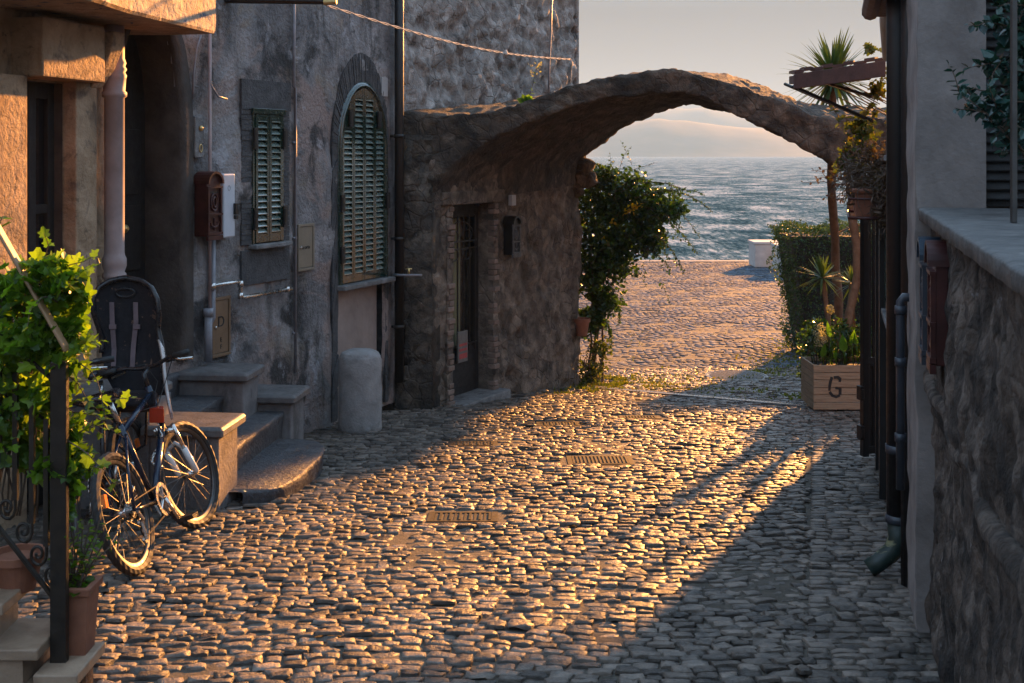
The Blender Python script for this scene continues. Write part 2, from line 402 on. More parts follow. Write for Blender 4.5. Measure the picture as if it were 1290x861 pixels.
SC.render.engine = 'CYCLES'
cy = SC.cycles; cy.use_denoising = True; cy.max_bounces = 6; cy.volume_bounces = 0; cy.diffuse_bounces = 4; cy.transparent_max_bounces = 8
cy.sample_clamp_indirect = 6; cy.caustics_reflective = False; cy.caustics_refractive = False

# ---------------------------------------------------------------- ground
mb = MB()
ys = [-4, -2, 0] + [1 + .5 * i for i in range(74)] + [38.0]
xs = [-60, -20, -6, -3, -1, 1, 3, 6, 12, 30, 80]
for y in ys:
    for x in xs: mb.v.append(Vector((x, y, g(y) - .010)))
nx = len(xs)
for j in range(len(ys) - 1):
    for i in range(nx - 1): mb.f.append((j * nx + i, j * nx + i + 1, (j + 1) * nx + i + 1, (j + 1) * nx + i))
struct('ground', mb, M['joint'], True)
SEA = CAM - 4.25
mb = MB(); mb.hexa([(-60, 38, SEA - 1), (80, 38, SEA - 1), (80, 38.5, SEA - 1), (-60, 38.5, SEA - 1), (-60, 38, g(38) + .01), (80, 38, g(38) + .01), (80, 38.5, g(38) + .01), (-60, 38.5, g(38) + .01)])
struct('quay_edge', mb, M['stone'])

def XL(y):
    if y < 12.2: return -1.2 - .437 * (12.2 - y) - .05
    if y < 15.3: return lerp(-.85, .87, (y - 12.2) / 3.1) - .05
    return -3.5
def XR(y): return .407 + .256 * y + .06

GR = [  # grates: px centre x, y, width m, depth m
    (756, 579, .52, .36), (583, 650, .44, .26), (596, 558, .42, .22), (704, 533.5, .42, .24), (806, 525, .40, .2)]
grates = []
for (px, py, w, d) in GR:
    k = (py - 195) / FP
    y = 8.0
    for _ in range(40): y = (CAM - g(y)) / k
    grates.append(((px - 645) / FP * y, y, w, d))
Y0 = 0
MANH = None
k = (474 - 195) / FP; y = 15.
for _ in range(60): y = (CAM - g(y)) / k
MANH = ((928 - 645) / FP * y, y, .42)
DR0 = Vector((.95, 14.9)); DR1 = Vector((3.35, 12.15)); DD = (DR1 - DR0).normalized(); DN = Vector((-DD.y, DD.x))
def blocked(x, y):
    for (a, b, w, d) in grates:
        if abs(x - a) < w / 2 + .05 and abs(y - b) < d / 2 + .05: return True
    if MANH and (x - MANH[0]) ** 2 + (y - MANH[1]) ** 2 < (MANH[2] + .04) ** 2: return True
    q = Vector((x, y)) - DR0
    if abs(q.dot(DN)) < .13 and -0.1 < q.dot(DD) < (DR1 - DR0).length + .1: return True
    return False

def stones(name, S, k, mat, joint=.006, tk=1.0):
    """S: list of (x, y, width, depth, rot, h)"""
    rng = np.random.RandomState(3)
    S = np.array(S); n = len(S)
    t = {4: [-1, -.84, .84, 1], 6: [-1, -.93, -.45, .45, .93, 1]}[k]
    gx, gy = np.meshgrid(t, t, indexing='ij'); gx = gx.ravel(); gy = gy.ravel()
    edge = np.maximum(abs(gx), abs(gy))
    rnd = 1 - .045 * (abs(gx) * abs(gy)) ** 3
    top = np.where(edge > .99, -.014, np.where(edge > .75, -.0008 - .002 * (abs(gx * gy) > .6), .0006))
    X = gx[None] * rnd[None]; Yy = gy[None] * rnd[None]
    j = rng.uniform(-.17, .17, (n, 4))
    X2 = X + j[:, :1] * Yy * (.8) + j[:, 2:3] * X * Yy * .6
    Y2 = Yy + j[:, 1:2] * X * .55 + j[:, 3:4] * X * Yy
    hx = S[:, 2:3] / 2 - joint / 2; hy = S[:, 3:4] / 2 - joint / 2
    lx = X2 * hx; ly = Y2 * hy
    c, s = np.cos(S[:, 4:5]), np.sin(S[:, 4:5])
    wx = S[:, 0:1] + lx * c - ly * s; wy = S[:, 1:2] + lx * s + ly * c
    tx = rng.normal(0, .036 * tk, (n, 1)); ty = rng.normal(0, .052 * tk, (n, 1))
    wz = top[None] + S[:, 5:6] + lx * tx + ly * ty + rng.normal(0, .0014 * tk, (n, k * k)) * (1 + 2.2 * (rng.rand(n, 1) > .7))
    gz = np.interp(wy, [-5, 4.7, 12.2, 15.3, 17.5, 38, 60], [CAM - h for h in (1.41, 2.08, 2.6, 2.95, 3.08, 3.42, 3.42)])
    wz = wz + gz
    V = np.stack([wx, wy, wz], -1).reshape(-1, 3)
    q = np.array([(a * k + b, (a + 1) * k + b, (a + 1) * k + b + 1, a * k + b + 1) for a in range(k - 1) for b in range(k - 1)])
    F = (q[None] + (np.arange(n) * k * k)[:, None, None]).reshape(-1, 4)
    me = bpy.data.meshes.new(name)
    me.vertices.add(len(V)); me.vertices.foreach_set('co', V.ravel())
    me.loops.add(F.size); me.loops.foreach_set('vertex_index', F.ravel().astype(np.int32))
    me.polygons.add(len(F)); me.polygons.foreach_set('loop_start', np.arange(0, F.size, 4, dtype=np.int32))
    inner = np.array([0 < a < k - 2 and 0 < b < k - 2 for a in range(k - 1) for b in range(k - 1)])
    me.polygons.foreach_set('use_smooth', np.tile(inner, n))
    me.update(calc_edges=True); me.validate()
    me.materials.append(mat)
    o = bpy.data.objects.new(name, me); C.objects.link(o); o['kind'] = 'structure'
    return o

near, far = [], []
y = 2.2; row = 0
rr = random.Random(5)
def wav(x, y): return .06 * fz((x * .9, y * .9, 2), 1, 2) + .07 * math.sin(x * 1.5 + y * .55) + .035 * math.sin(x * 3.1 - y * .9 + 1) + .10 * x * .35
def wavs(x, y): return .105 * math.cos(x * 1.5 + y * .55) + .108 * math.cos(x * 3.1 - y * .9 + 1) + .035
while y < 17.0:
    d = rr.uniform(.062, .080)
    x = XL(y) - rr.uniform(0, .12) - .1
    lim = XR(y) - (.52 if y < 11 else -.8)
    while x < lim:
        w = rr.uniform(.072, .138)
        cx = x + w / 2; cy_ = y + wav(cx, y)
        h = rr.gauss(0, .0048) + .014 * fz((cx * .9, cy_ * .9, 3), 1, 3)
        if cx + w / 2 > lim: w = max(.06, lim - x); cx = x + w / 2
        if cx > XL(cy_) - .1 and not blocked(cx, cy_) and rr.random() > .004:
            near.append((cx, cy_, w, d * rr.uniform(.92, 1.03), wavs(cx, y) + rr.gauss(0, .045), h))
        x += w
    y += d * .99
# two-stone strip along the right-hand wall
y = 2.2
dr = math.atan(.256)
while y < 11.3:
    d = rr.uniform(.062, .08); x = XR(y) - .51
    while x < XR(y) + .02:
        w = rr.uniform(.09, .15)
        near.append((x + w / 2, y, w, d, rr.gauss(-.02, .04), rr.gauss(0, .004))); x += w
    y += d
stones('cobbled_street', near, 6, M['cobble'])
y = 17.05; row = 0
while y < 37.9:
    d = .125
    grp = row // 8; first = row % 8 == 0
    x = -4.5 + rr.uniform(0, .1)
    while x < 10.5:
        w = rr.uniform(.11, .15)
        ph = ((x / 1.3 + (grp % 2) * .5 + .37) % 1.0) * 2 - 1
        cy_ = y + .30 * ph * ph
        if cy_ < 37.95 and not blocked(x, cy_):
            dd = d * (.45 if first else .98)
            far.append((x, cy_ + (.02 if first else 0), w * (.8 if abs(ph) > .93 else .98), dd, math.atan(.9 * ph) * .9, rr.gauss(0, .0035) - (.012 if abs(ph) > .95 else 0) + .01 * fz((x * .5, cy_ * .5, 1), 1, 2)))
        x += w
    y += d + (.02 if first else 0); row += 1
stones('piazza_paving', far, 4, M['cobble2'], .010, .22)

# grates
def grate(c, w, d, label, mode=0, grp=None):
    x, y = c; z = g(y) - .010
    sl = (g(y + .2) - g(y - .2)) / .4
    RM = Matrix.Rotation(math.atan(sl), 3, 'X')
    t = thing('drain_cover', label, 'drain cover', (x, y, z), grp)
    m = MB()
    def bx(cx, cy, sx, sy, z0, z1): m.box(Vector((x, y, z)) + RM @ Vector((cx, cy, (z0 + z1) / 2)), (sx, sy, z1 - z0), RM)
    for s in (-1, 1):
        bx(s * (w / 2 - .02), 0, .04, d, -.03, .006); bx(0, s * (d / 2 - .015), w - .084, .03, -.03, .006)
    obj('frame', m, M['cast'], t)
    m = MB()
    n = int(w / .034)
    for i in range(n):
        cx = -w / 2 + .05 + (w - .10) * i / (n - 1)
        if mode == 0: bx(cx, 0, .016, d - .066, -.02, .008)
        else: bx(cx, 0, .014, d - .066, -.012, .004 + .006 * (i % 2))
    if mode == 0: bx(0, 0, w - .084, .03, -.025, .003)
    else: bx(0, 0, w - .086, d - .064, -.02, -.004)
    obj('grid', m, M['cast'], t)
    m = MB(); bx(0, 0, w - .08, d - .06, -.06, -.03); obj('pit', m, M['black'], t)
for i, gr in enumerate(grates):
    grate((gr[0], gr[1]), gr[2], gr[3],
          ['widest slotted iron drain grate set in the middle of the sunlit setts', 'nearest ribbed iron drain cover set in the sunlit setts', 'ribbed iron cover in the setts in front of the arch doorway',
           'flush ribbed iron cover near the far end of the sunlit street', 'small slotted iron cover just before the steel drain channel'][i], 0 if i in (0, 4) else 1, 'iron drain covers in the street')
m = MB(); zz = g(MANH[1])
m.lathe([(.01, .002), (MANH[2] - .03, .002), (MANH[2] - .03, .008), (MANH[2], .008), (MANH[2], -.03)], (MANH[0], MANH[1], zz), 36)
for i in range(-6, 7):
    L = math.sqrt(max(0, (MANH[2] - .06) ** 2 - (i * .055) ** 2)) * 2
    m.box((MANH[0], MANH[1] + i * .055, zz + .004), (L, .022, .008))
tag(obj('manhole_cover', m, M['spoke']), 'round ribbed manhole cover in the paving beyond the arch', 'manhole cover')
# steel drain channel
L = (DR1 - DR0).length; m = MB()
def dpt(a, b, z): q = DR0 + DD * a + DN * b; return Vector((q.x, q.y, g(q.y) + z))
nn = 90
for i in range(nn):
    a = L * i / nn
    m.hexa([dpt(a + .006, -.07, -.01), dpt(a + L / nn - .008, -.07, -.01), dpt(a + L / nn - .008, .07, -.01), dpt(a + .006, .07, -.01),
            dpt(a + .006, -.07, .007), dpt(a + L / nn - .008, -.07, .007), dpt(a + L / nn - .008, .07, .007), dpt(a + .006, .07, .007)])
dt = thing('drain_channel', 'long steel drain channel crossing the street under the far side of the arch', 'drain channel', dpt(L / 2, 0, 0))
obj('grid', m, M['steel'], dt)
m = MB()
for s in (-1, 1):
    for i in range(12):
        a = L * i / 12; b = L * (i + 1) / 12
        m.hexa([dpt(a, s * .09 - .015, -.01), dpt(b, s * .09 - .015, -.01), dpt(b, s * .09 + .015, -.01), dpt(a, s * .09 + .015, -.01),
                dpt(a, s * .09 - .015, .009), dpt(b, s * .09 - .015, .009), dpt(b, s * .09 + .015, .009), dpt(a, s * .09 + .015, .009)])
obj('rail', m, M['stone'], dt)

# ---------------------------------------------------------------- sea, hills, haze
mb = MB()
ys = [38.2] + [38.2 * 1.09 ** i for i in range(1, 54)] + [4300]
for y in ys:
    for i in range(-8, 9): mb.v.append(Vector((i / 8 * 3800, y, SEA)))
for j in range(len(ys) - 1):
    for i in range(16): mb.f.append((j * 17 + i, j * 17 + i + 1, (j + 1) * 17 + i + 1, (j + 1) * 17 + i))
m, nt, b = nm('lake_water')
b.inputs['Base Color'].default_value = (.015, .11, .145, 1); b.inputs['Roughness'].default_value = .3; b.inputs['Specular IOR Level'].default_value = .0
b.inputs['IOR'].default_value = 1.33
n1 = tex(nt, 1.7, 8, .66, .4, (2.6, .5, 1)); n2 = tex(nt, .25, 4, .5, .2, (1.2, .7, 1))
hh = mixc(nt, .45, n1, n2)
nt.links.new(ramp(nt, hh, [(.40, (.025, .075, .105)), (.47, (.09, .18, .22)), (.53, (.24, .35, .39)), (.58, (.62, .66, .66))]), b.inputs['Base Color'])  # water tones, with the sky's reflection painted in as paler crests
bp = nt.nodes.new('ShaderNodeBump'); bp.inputs['Strength'].default_value = 1; bp.inputs['Distance'].default_value = 1.5
nt.links.new(hh, bp.inputs['Height']); nt.links.new(bp.outputs[0], b.inputs['Normal'])
struct('lake_water', mb, m, True)
hm = surf('hill_woods', [(.35, (.035, .05, .03)), (.65, (.11, .10, .07))], .02, .95, 0)
def hills(name, prof, yb, depth, seed):
    mb = MB(); N = 160; Kk = 10
    x0, x1 = prof[0][0], prof[-1][0]
    for j in range(Kk):
        t = j / (Kk - 1)
        for i in range(N):
            px = lerp(x0, x1, i / (N - 1))
            hy = np.interp(px, [p[0] for p in prof], [p[1] for p in prof])
            yy = yb + depth * t
            H = (195 - hy) / FP * (yb + depth) * math.sin(min(1, t * 1.15) * math.pi / 2) ** 1.2
            x = (px - 645) / FP * yy
            H *= 1 + .05 * fz((x / 90, yy / 90, seed), 1, 5) * 1.4
            mb.v.append(Vector((x, yy, SEA - 2 + max(0, H + 4 * t))))
    for j in range(Kk - 1):
        for i in range(N - 1): mb.f.append((j * N + i, j * N + i + 1, (j + 1) * N + i + 1, (j + 1) * N + i))
    struct(name, mb, hm, True)
hills('hills', [(-200, 168), (300, 158), (500, 165), (700, 172), (760, 160), (830, 150), (900, 156), (960, 162), (1060, 176), (1200, 165), (1600, 180)], 2300, 500, 1)
hills('far_hills', [(-200, 150), (300, 148), (600, 156), (780, 146), (845, 139), (885, 136), (925, 142), (990, 152), (1080, 160), (1250, 150), (1700, 160)], 3200, 700, 5)
mb = MB(); mb.box((0, 1900, 108), (7900, 5200, 236))
hz = bpy.data.materials.new('haze_air'); hz.use_nodes = True; nt = hz.node_tree
nt.nodes.remove(nt.nodes['Principled BSDF'])
pv = nt.nodes.new('ShaderNodeVolumePrincipled'); pv.inputs['Color'].default_value = (.46, .74, 1.0, 1); pv.inputs['Density'].default_value = 3.9e-4
pv.inputs['Anisotropy'].default_value = 0
nt.links.new(pv.outputs[0], nt.nodes['Material Output'].inputs['Volume'])
o = obj('haze', mb, hz); o['kind'] = 'stuff'

# white blocks on the quay
def block(px0, px1, py0, py1, dep, label):
    d = 30.
    for _ in range(60): d = (CAM - g(d)) / ((py1 - 195) / FP)
    a = P(px0, py1, d); b_ = P(px1, py1, d); h = (py1 - py0) / FP * d
    t = thing('stone_bench', label, 'bench', ((a.x + b_.x) / 2, d + dep / 2, g(d)), 'white stone benches on the quay')
    m = MB(); m.box(((a.x + b_.x) / 2, d + dep / 2, g(d) + (h - .08) / 2), (b_.x - a.x - .06, dep - .06, h - .08)); obj('base', m, M['white_stone'], t, bevel=.015)
    m = MB(); m.box(((a.x + b_.x) / 2, d + dep / 2, g(d) + h - .04), (b_.x - a.x, dep, .075)); obj('top_slab', m, M['white_stone'], t, bevel=.015)
block(950, 990, 305, 337, 1.0, 'longer white stone bench at the water edge, left of the pair')
block(979, 1035, 309, 343, .9, 'white stone bench partly hidden behind the clipped hedge')

# ================================================================ LEFT PLASTERED HOUSE
L = Fr((-1.2, 12.2), math.atan(.437), 1)
uA = L.u(141)                                  # where the doorway ends and the front bends
qa = L.pt(uA, 0, 0)
LA = Fr((qa.x, qa.y), R(13), 1)
TOP = CAM + 3.6
house = thing('plastered_house', 'weathered grey and pink plastered house with shutters, balcony slab and side doorways', 'house', (-2.6, 9.3, g(9.3)))
def dplast(p):
    a = fz(p, 1.3, 3) * .020 + fz(p, 6, 4) * .006
    k = noise.noise(p * 1.1 + Vector((9, 3, 1)))
    return a + (.014 if k > .12 else 0) * min(1, abs(k - .12) * 18)
# window geometry
wu0, wt = L.uw(315, 138); wu1 = L.u(354); wb_ = L.w(335, 306)
bu0 = L.u(424); bu1 = L.u(484); bcen = (bu0 + bu1) / 2; bsill = L.w(455, 354)
bspr = L.w(455, 185); btop = L.w(452, 104)
def arch_pts(u0, u1, wb, ws, wt, n=14, grow=0.0, pw=1.0):
    c = (u0 + u1) / 2; r = (u1 - u0) / 2 + grow; out = [(c - r, wb)]
    out.append((c - r, lerp(wb, ws, .5)))
    for i in range(n + 1):
        a = math.pi * (1 - i / n)
        out.append((c + r * math.cos(a), ws + (wt - ws + grow) * math.sin(a) ** pw))
    out += [(c + r, lerp(wb, ws, .5)), (c + r, wb)]
    return out
def inside(pts):
    def h(u, w):
        c = False; n = len(pts); j = n - 1
        for i in range(n):
            (a, b1), (c2, d2) = pts[i], pts[j]
            if (b1 > w) != (d2 > w) and u < (c2 - a) * (w - b1) / (d2 - b1) + a: c = not c
            j = i
        return c
    return h
big = arch_pts(bu0, bu1, bsill, bspr, btop)
du0 = L.u(146); du1 = L.u(222); dbot = L.w(222, 452); dspr = L.w(222, 150); dtop = L.w(190, 10)
door_a = arch_pts(du0, du1, dbot - .02, dspr, dtop)
gL = g(7) - .3
panu0, pant = L.uw(423, 364); panu1 = L.u(480); panb = g(11.6) + .12
h1 = lambda u, w: wu0 < u < wu1 and wb_ < w < wt
h4 = lambda u, w: panu0 < u < panu1 and w < pant - .01
mb = sheet(L, uA - .0, 0.02, gL, TOP, .035, dplast, [h1, inside(big), inside(door_a), h4], [wu0, wu1, panu0, panu1], [wb_, wt, pant], .5)
obj('wall', mb, M['plaster'], house, True)
mb = MB(); L.box(mb, uA, .0, -.5, -4.5, gL, TOP); obj('inner_wall', mb, M['dark_stone'], house)
# left section of the front, lit by the sun
uEnd = -2.6
o0u = LA.u(20); o1u = LA.u(77); oT = LA.w(45, 103)
mb = sheet(LA, uEnd, .0, g(6) - .3, TOP, .04, lambda p: fz(p, 2, 3) * .012, [lambda u, w: o0u < u < o1u and w < oT], [o0u, o1u], [oT], .4)
obj('wall', mb, M['plaster_warm'], house, True)
mb = MB(); LA.box(mb, uEnd, 0, -.4, -4.0, g(6) - .3, TOP); obj('inner_wall', mb, M['dark_stone'], house)
# door in the left section
rv = reveal(LA, [(o0u, g(7)), (o0u, oT), (o1u, oT), (o1u, g(7))], .01, -.4, False); obj('door_reveal', rv, M['jamb_stone'], house)
mb = MB(); cu = (o0u + o1u) / 2
for (a, b) in ((o0u, o0u + .07), (cu - .04, cu + .04), (o1u - .07, o1u)): LA.box(mb, a, b, -.10, -.05, g(7.5), oT)
for (a, b) in ((oT - .1, oT), (oT - .85, oT - .79), (oT - 1.5, oT - 1.42)): LA.box(mb, o0u, o1u, -.095, -.055, a, b)
LA.box(mb, o0u, o1u, -.095, -.06, g(7.5), oT - 1.5)
d = obj('glazed_door', mb, M['dark_wood'], house, bevel=.005)
mb = MB(); LA.box(mb, o0u, o1u, -.082, -.078, oT - 1.5, oT - .05); obj('pane', mb, M['glass'], d)
mb = MB()
for i in range(14):
    a = lerp(cu + .02, o1u - .06, i / 14)
# pilaster, beam, corbel
mb = MB(); LA.box(mb, LA.u(79), LA.u(106), -.02, .10, g(7.8) - .2, oT + .02); obj('door_jamb', mb, M['plaster_warm'], house, bevel=.01)
mb = MB(); LA.box(mb, LA.u(-30), LA.u(17), -.02, .10, g(7) - .2, oT + .02); obj('door_jamb', mb, M['plaster_warm'], house, bevel=.01)
b0 = LA.w(60, 30)
mb = MB(); LA.box(mb, LA.u(14), LA.u(96), -.02, .22, oT + .015, b0); obj('beam', mb, M['plaster_warm'], house, bevel=.012)
mb = MB(); cu0, cu1 = LA.u(97), LA.u(112); ct = LA.w(104, 42); cb = LA.w(104, 112)
pl = [(.0, cb), (.10, cb), (.20, lerp(cb, ct, .35)), (.26, lerp(cb, ct, .7)), (.28, ct), (.0, ct)]
mb.prism([LA.pt(cu0, v, w) for v, w in pl], LA.pt(cu1, 0, 0) - LA.pt(cu0, 0, 0)); obj('corbel', mb, M['plaster_warm'], house, bevel=.01)
# doorway with arched dark stone border
n_ = len(door_a)
mb = MB()
inn = door_a; out = arch_pts(du0 - .07, du1 + .16, dbot - .02, dspr, dtop + .1)
ring(L, out, inn, -.02, .03, -.30, mb); obj('door_border', mb, M['jamb_stone'], house, True)
mb = MB(); L.box(mb, du0 - .05, du1 + .05, -.30, -.36, dbot - .1, dtop + .1)
for k in range(2):
    for j in range(3):
        a = lerp(du0, du1, k / 2) + .07; b = lerp(du0, du1, (k + 1) / 2) - .07
        z0 = lerp(dbot + .1, dspr, j / 3); z1 = lerp(dbot + .1, dspr, (j + 1) / 3) - .08
        L.box(mb, a, b, -.30, -.28, z0, z1)
dd = obj('doorway_shade_panel', mb, M['dark_wood'], house, bevel=.006)  # near-black panelled door put in to stand for the shade inside the opening
mb = MB(); mb.lathe([(.01, 0), (.03, .01), (.03, .03), (.012, .05)], L.pt((du0 + du1) / 2 + .06, -.28, dbot + 1.0), 12, L.M() @ Matrix.Rotation(R(-90), 3, 'X')); obj('knob', mb, M['brass'], dd)
# balcony slab: outline in plan, from pixels at a fixed height
hs = .90
def plan(px, py, h=hs): d = h * FP / (195 - py); return Vector(((px - 645) / FP * d, d, CAM + h))
poly = [plan(272, 43), plan(167, 17.5), plan(118, 2), Vector((-3.0, 4.9, CAM + hs)), Vector((-5.2, 4.9, CAM + hs)), Vector((-4.6, 8.8, CAM + hs)), L.pt(uA + .55, -.1, CAM + hs), L.pt(uA + .6, 0, CAM + hs)]
poly = [Vector((q.x, q.y, CAM + hs)) for q in poly]
sub = []
for i, q in enumerate(poly):
    r_ = poly[(i + 1) % len(poly)]; k = max(1, int((r_ - q).length / .08))
    for j in range(k): sub.append(q.lerp(r_, j / k))
mb = MB(); n = len(sub)
for zi, dz in enumerate([0, .02, .10, .2, .30]):
    for q in sub:
        o_ = fz((q.x * 4, q.y * 4, dz * 9), 1, 3) * .012
        cen = Vector((-3.6, 7.0, q.z)); e = (q - cen).normalized()
        mb.v.append(Vector((q.x, q.y, q.z + dz)) + e * (o_ - (.02 if zi == 0 else 0)))
for z in range(4):
    for i in range(n): j = (i + 1) % n; mb.f.append((z * n + i, z * n + j, (z + 1) * n + j, (z + 1) * n + i))
mb.f.append(tuple(range(n))[::-1]); mb.f.append(tuple(range(4 * n, 5 * n)))
obj('balcony_slab', mb, M['slab'], house)

# --- shutters
def slat_leaf(mb, sl, u0, u1, v, w0, w1, topfn=None, st=.03):
    """frame into mb, slats into sl; topfn(u) gives the top height for arched leaves"""
    T_ = topfn or (lambda u: w1)
    L.box(mb, u0, u0 + st, v - .018, v + .018, w0, T_(u0 + st / 2)); L.box(mb, u1 - st, u1, v - .018, v + .018, w0, T_(u1 - st / 2))
    L.box(mb, u0 + st, u1 - st, v - .016, v + .016, w0, w0 + .07)
    w = w0 + .09; tt = min(T_(u0 + st), T_(u1 - st))
    tm = tt - .05
    while w < tm:
        a, b = u0 + st, u1 - st
        q = [L.pt(a, v + .016, w - .012), L.pt(b, v + .018, w - .012), L.pt(b, v - .018, w + .024), L.pt(a, v - .018, w + .024)]
        up = Vector((0, 0, .006)); sl.hexa(q + [p + up for p in q]); w += .052
    q = [L.pt(u0 + st, v - .016, tm), L.pt(u1 - st, v - .016, tm), L.pt(u1 - st, v + .016, tm), L.pt(u0 + st, v + .016, tm),
         L.pt(u0 + st, v - .016, T_(u0 + st)), L.pt(u1 - st, v - .016, T_(u1 - st)), L.pt(u1 - st, v + .016, T_(u1 - st)), L.pt(u0 + st, v + .016, T_(u0 + st))]
    mb.hexa(q)
def join_slats(fr, sl, par):
    off = len(fr.v); nf = len(fr.f); fr.v += sl.v; fr.f += [tuple(k + off for k in q) for q in sl.f]
    o = obj('shutter', fr, M['green'], par); o.data.materials.append(M['slat'])
    for i, p in enumerate(o.data.polygons): p.material_index = 1 if i >= nf else 0
# small window
mb = MB(); s0 = L.u(302); s1 = L.u(364); sT = L.w(330, 102)
L.box(mb, s0, s1, -.03, .022, wt, sT)
for i in range(26):
    a = lerp(wb_, wt, i / 26); b = lerp(wb_, wt, (i + 1) / 26) - .004
    e = .008 * random.random()
    L.box(mb, s0, wu0, -.15, .016 + e, a, b); L.box(mb, wu1, s1 - .02, -.15, .016 + e, a, b)
L.box(mb, s0, s1 - .02, -.03, .02, L.w(330, 356), wb_ - .045)
w1_ = obj('small_window', mb, M['dark_stone'], house)
mb = MB(); L.box(mb, wu0 - .03, wu1 + .05, -.1, .09, wb_ - .04, wb_); obj('sill', mb, M['stone'], w1_, bevel=.01)
mb = MB(); L.box(mb, wu0, wu0 + .03, -.05, .03, wb_, wt); L.box(mb, wu1 - .03, wu1, -.05, .03, wb_, wt); L.box(mb, wu0 - .01, wu1 + .01, -.05, .045, wt - .035, wt + .012)
obj('frame', mb, M['green'], w1_, bevel=.003)
c = (wu0 + wu1) / 2
for (a, b) in ((wu0 + .032, c - .003), (c + .003, wu1 - .032)):
    fr, sl = MB(), MB(); slat_leaf(fr, sl, a, b, .02, wb_ + .012, wt - .04)
    join_slats(fr, sl, w1_)
for hw in (L.w(330, 175), L.w(330, 275)):
    for uu in (wu0 + .0, wu1 - .02):
        mb = MB(); L.box(mb, uu - .012, uu + .04, .04, .055, hw - .09, hw + .09); mb.cyl(L.pt(uu + .0, .05, hw - .07), L.pt(uu + .0, .05, hw + .07), .016); obj('hinge', mb, M['black'], w1_)
mb = MB(); L.box(mb, wu0, wu1, -.13, -.11, wb_, wt); obj('pane', mb, M['glass'], w1_)
# big arched window with voussoirs
mb = MB()
out = arch_pts(bu0 - .10, bu1 + .06, g(11) + .02, bspr, L.w(450, 66), 14)
inn = arch_pts(bu0, bu1, bsill, bspr, btop, 14); inn2 = list(inn); inn2[0] = (bu0, g(11) + .02); inn2[-1] = (bu1, g(11) + .02)
dens = lambda pts: [((1 - t) * pts[i][0] + t * pts[i + 1][0], (1 - t) * pts[i][1] + t * pts[i + 1][1]) for i in range(len(pts) - 1) for t in [k / 6 for k in range(6)]] + [pts[-1]]
O_, I_ = dens(out), dens(inn2)
for i in range(len(O_) - 1):
    e = .012 + .014 * random.random()
    a, b, c2, d2 = O_[i], O_[i + 1], I_[i + 1], I_[i]
    f = .06
    q = [(lerp(a[0], b[0], f), lerp(a[1], b[1], f)), (lerp(a[0], b[0], 1 - f), lerp(a[1], b[1], 1 - f)), (lerp(d2[0], c2[0], 1 - f), lerp(d2[1], c2[1], 1 - f)), (lerp(d2[0], c2[0], f), lerp(d2[1], c2[1], f))]
    mb.prism([L.pt(u, e, w) for u, w in q], L.pt(0, -.16, 0) - L.pt(0, 0, 0))
ring(L, O_, I_, -.03, .008, -.15, mb)
w2 = obj('arched_window', mb, M['dark_stone'], house)
mb = MB(); inB = arch_pts(bu0 + .045, bu1 - .045, bsill, bspr, btop - .05, 14)
ring(L, arch_pts(bu0 - .005, bu1 + .005, bsill, bspr, btop + .005, 14), inB, -.06, .035, -.04, mb)
ring(L, arch_pts(bu0 + .012, bu1 - .012, bsill, bspr, btop - .018, 14), arch_pts(bu0 + .034, bu1 - .034, bsill, bspr, btop - .04, 14), .03, .05, .03, mb)
obj('frame', mb, M['green'], w2, True)
def tf(u):
    c = (bu0 + bu1) / 2; r = (bu1 - bu0) / 2 - .05; x = max(-1, min(1, (u - c) / r)); return bspr + (btop - .055 - bspr) * math.sqrt(max(0.0, 1 - x * x))
n = 4; a0, a1 = bu0 + .05, bu1 - .05
for i in range(n):
    a = lerp(a0, a1, i / n) + .003; b = lerp(a0, a1, (i + 1) / n) - .003
    fr, sl = MB(), MB(); slat_leaf(fr, sl, a, b, .018, bsill + .01, None, tf, .026)
    join_slats(fr, sl, w2)
mb = MB(); L.box(mb, bu0 - .02, bu1 + .05, -.1, .11, bsill - .05, bsill); obj('sill', mb, M['stone'], w2, bevel=.012)
for hw, us in ((L.w(450, 150), (bu0 + .16, bu1 - .2)), (L.w(450, 255), (bu0 + .01, bu1 - .03)), (L.w(450, 318), (bu0 + .01,))):
    for uu in us:
        mb = MB(); L.box(mb, uu - .012, uu + .05, .04, .06, hw - .08, hw + .08); mb.cyl(L.pt(uu, .055, hw - .06), L.pt(uu, .055, hw + .06), .018); obj('hinge', mb, M['black'], w2)
mb = MB(); L.box(mb, bu0, bu1, -.13, -.11, bsill, btop); obj('pane', mb, M['glass'], w2)
mb = MB(); L.box(mb, panu0, panu1, -.12, -.05, panb - .3, pant); obj('window_apron', mb, M['plaster_pink'], house)
# --- pipes on the facade (parts of the house)
mb = MB(); v_ = .05; uu = L.u(258)
mb.tube([L.pt(uu, v_, L.w(258, 40)), L.pt(uu, v_, L.w(258, 395))], .013, 10); obj('conduit', mb, M['pipe_pink'], house, True)
mb = MB(); mb.tube([L.pt(uu - .02, .05, L.w(258, 392)), L.pt(uu - .02, .05, L.w(258, 455))], .032, 12); mb.tube([L.pt(uu - .02, .05, L.w(258, 388)), L.pt(uu - .02, .05, L.w(258, 398))], .04, 12)
mb.tube([L.pt(uu + .04, .05, L.w(264, 300)), L.pt(uu + .04, .05, L.w(264, 400)), L.pt(uu + .0, .04, L.w(264, 410))], .020, 10)
obj('conduit', mb, M['pipe_grey'], house, True)
mb = MB(); v_ = .06
mb.tube([L.p(266, 361, v_), L.p(301, 355, v_), L.p(303, 357, v_), L.p(303, 374, v_), L.p(306, 375, v_), L.p(367, 364, v_)], .017, 10)
for px, py in ((303, 358), (303, 373), (268, 361), (362, 365)): mb.lathe([(.024, -.025), (.024, .025)], L.p(px, py, v_), 10)
obj('water_pipe', mb, M['steel'], house, True)
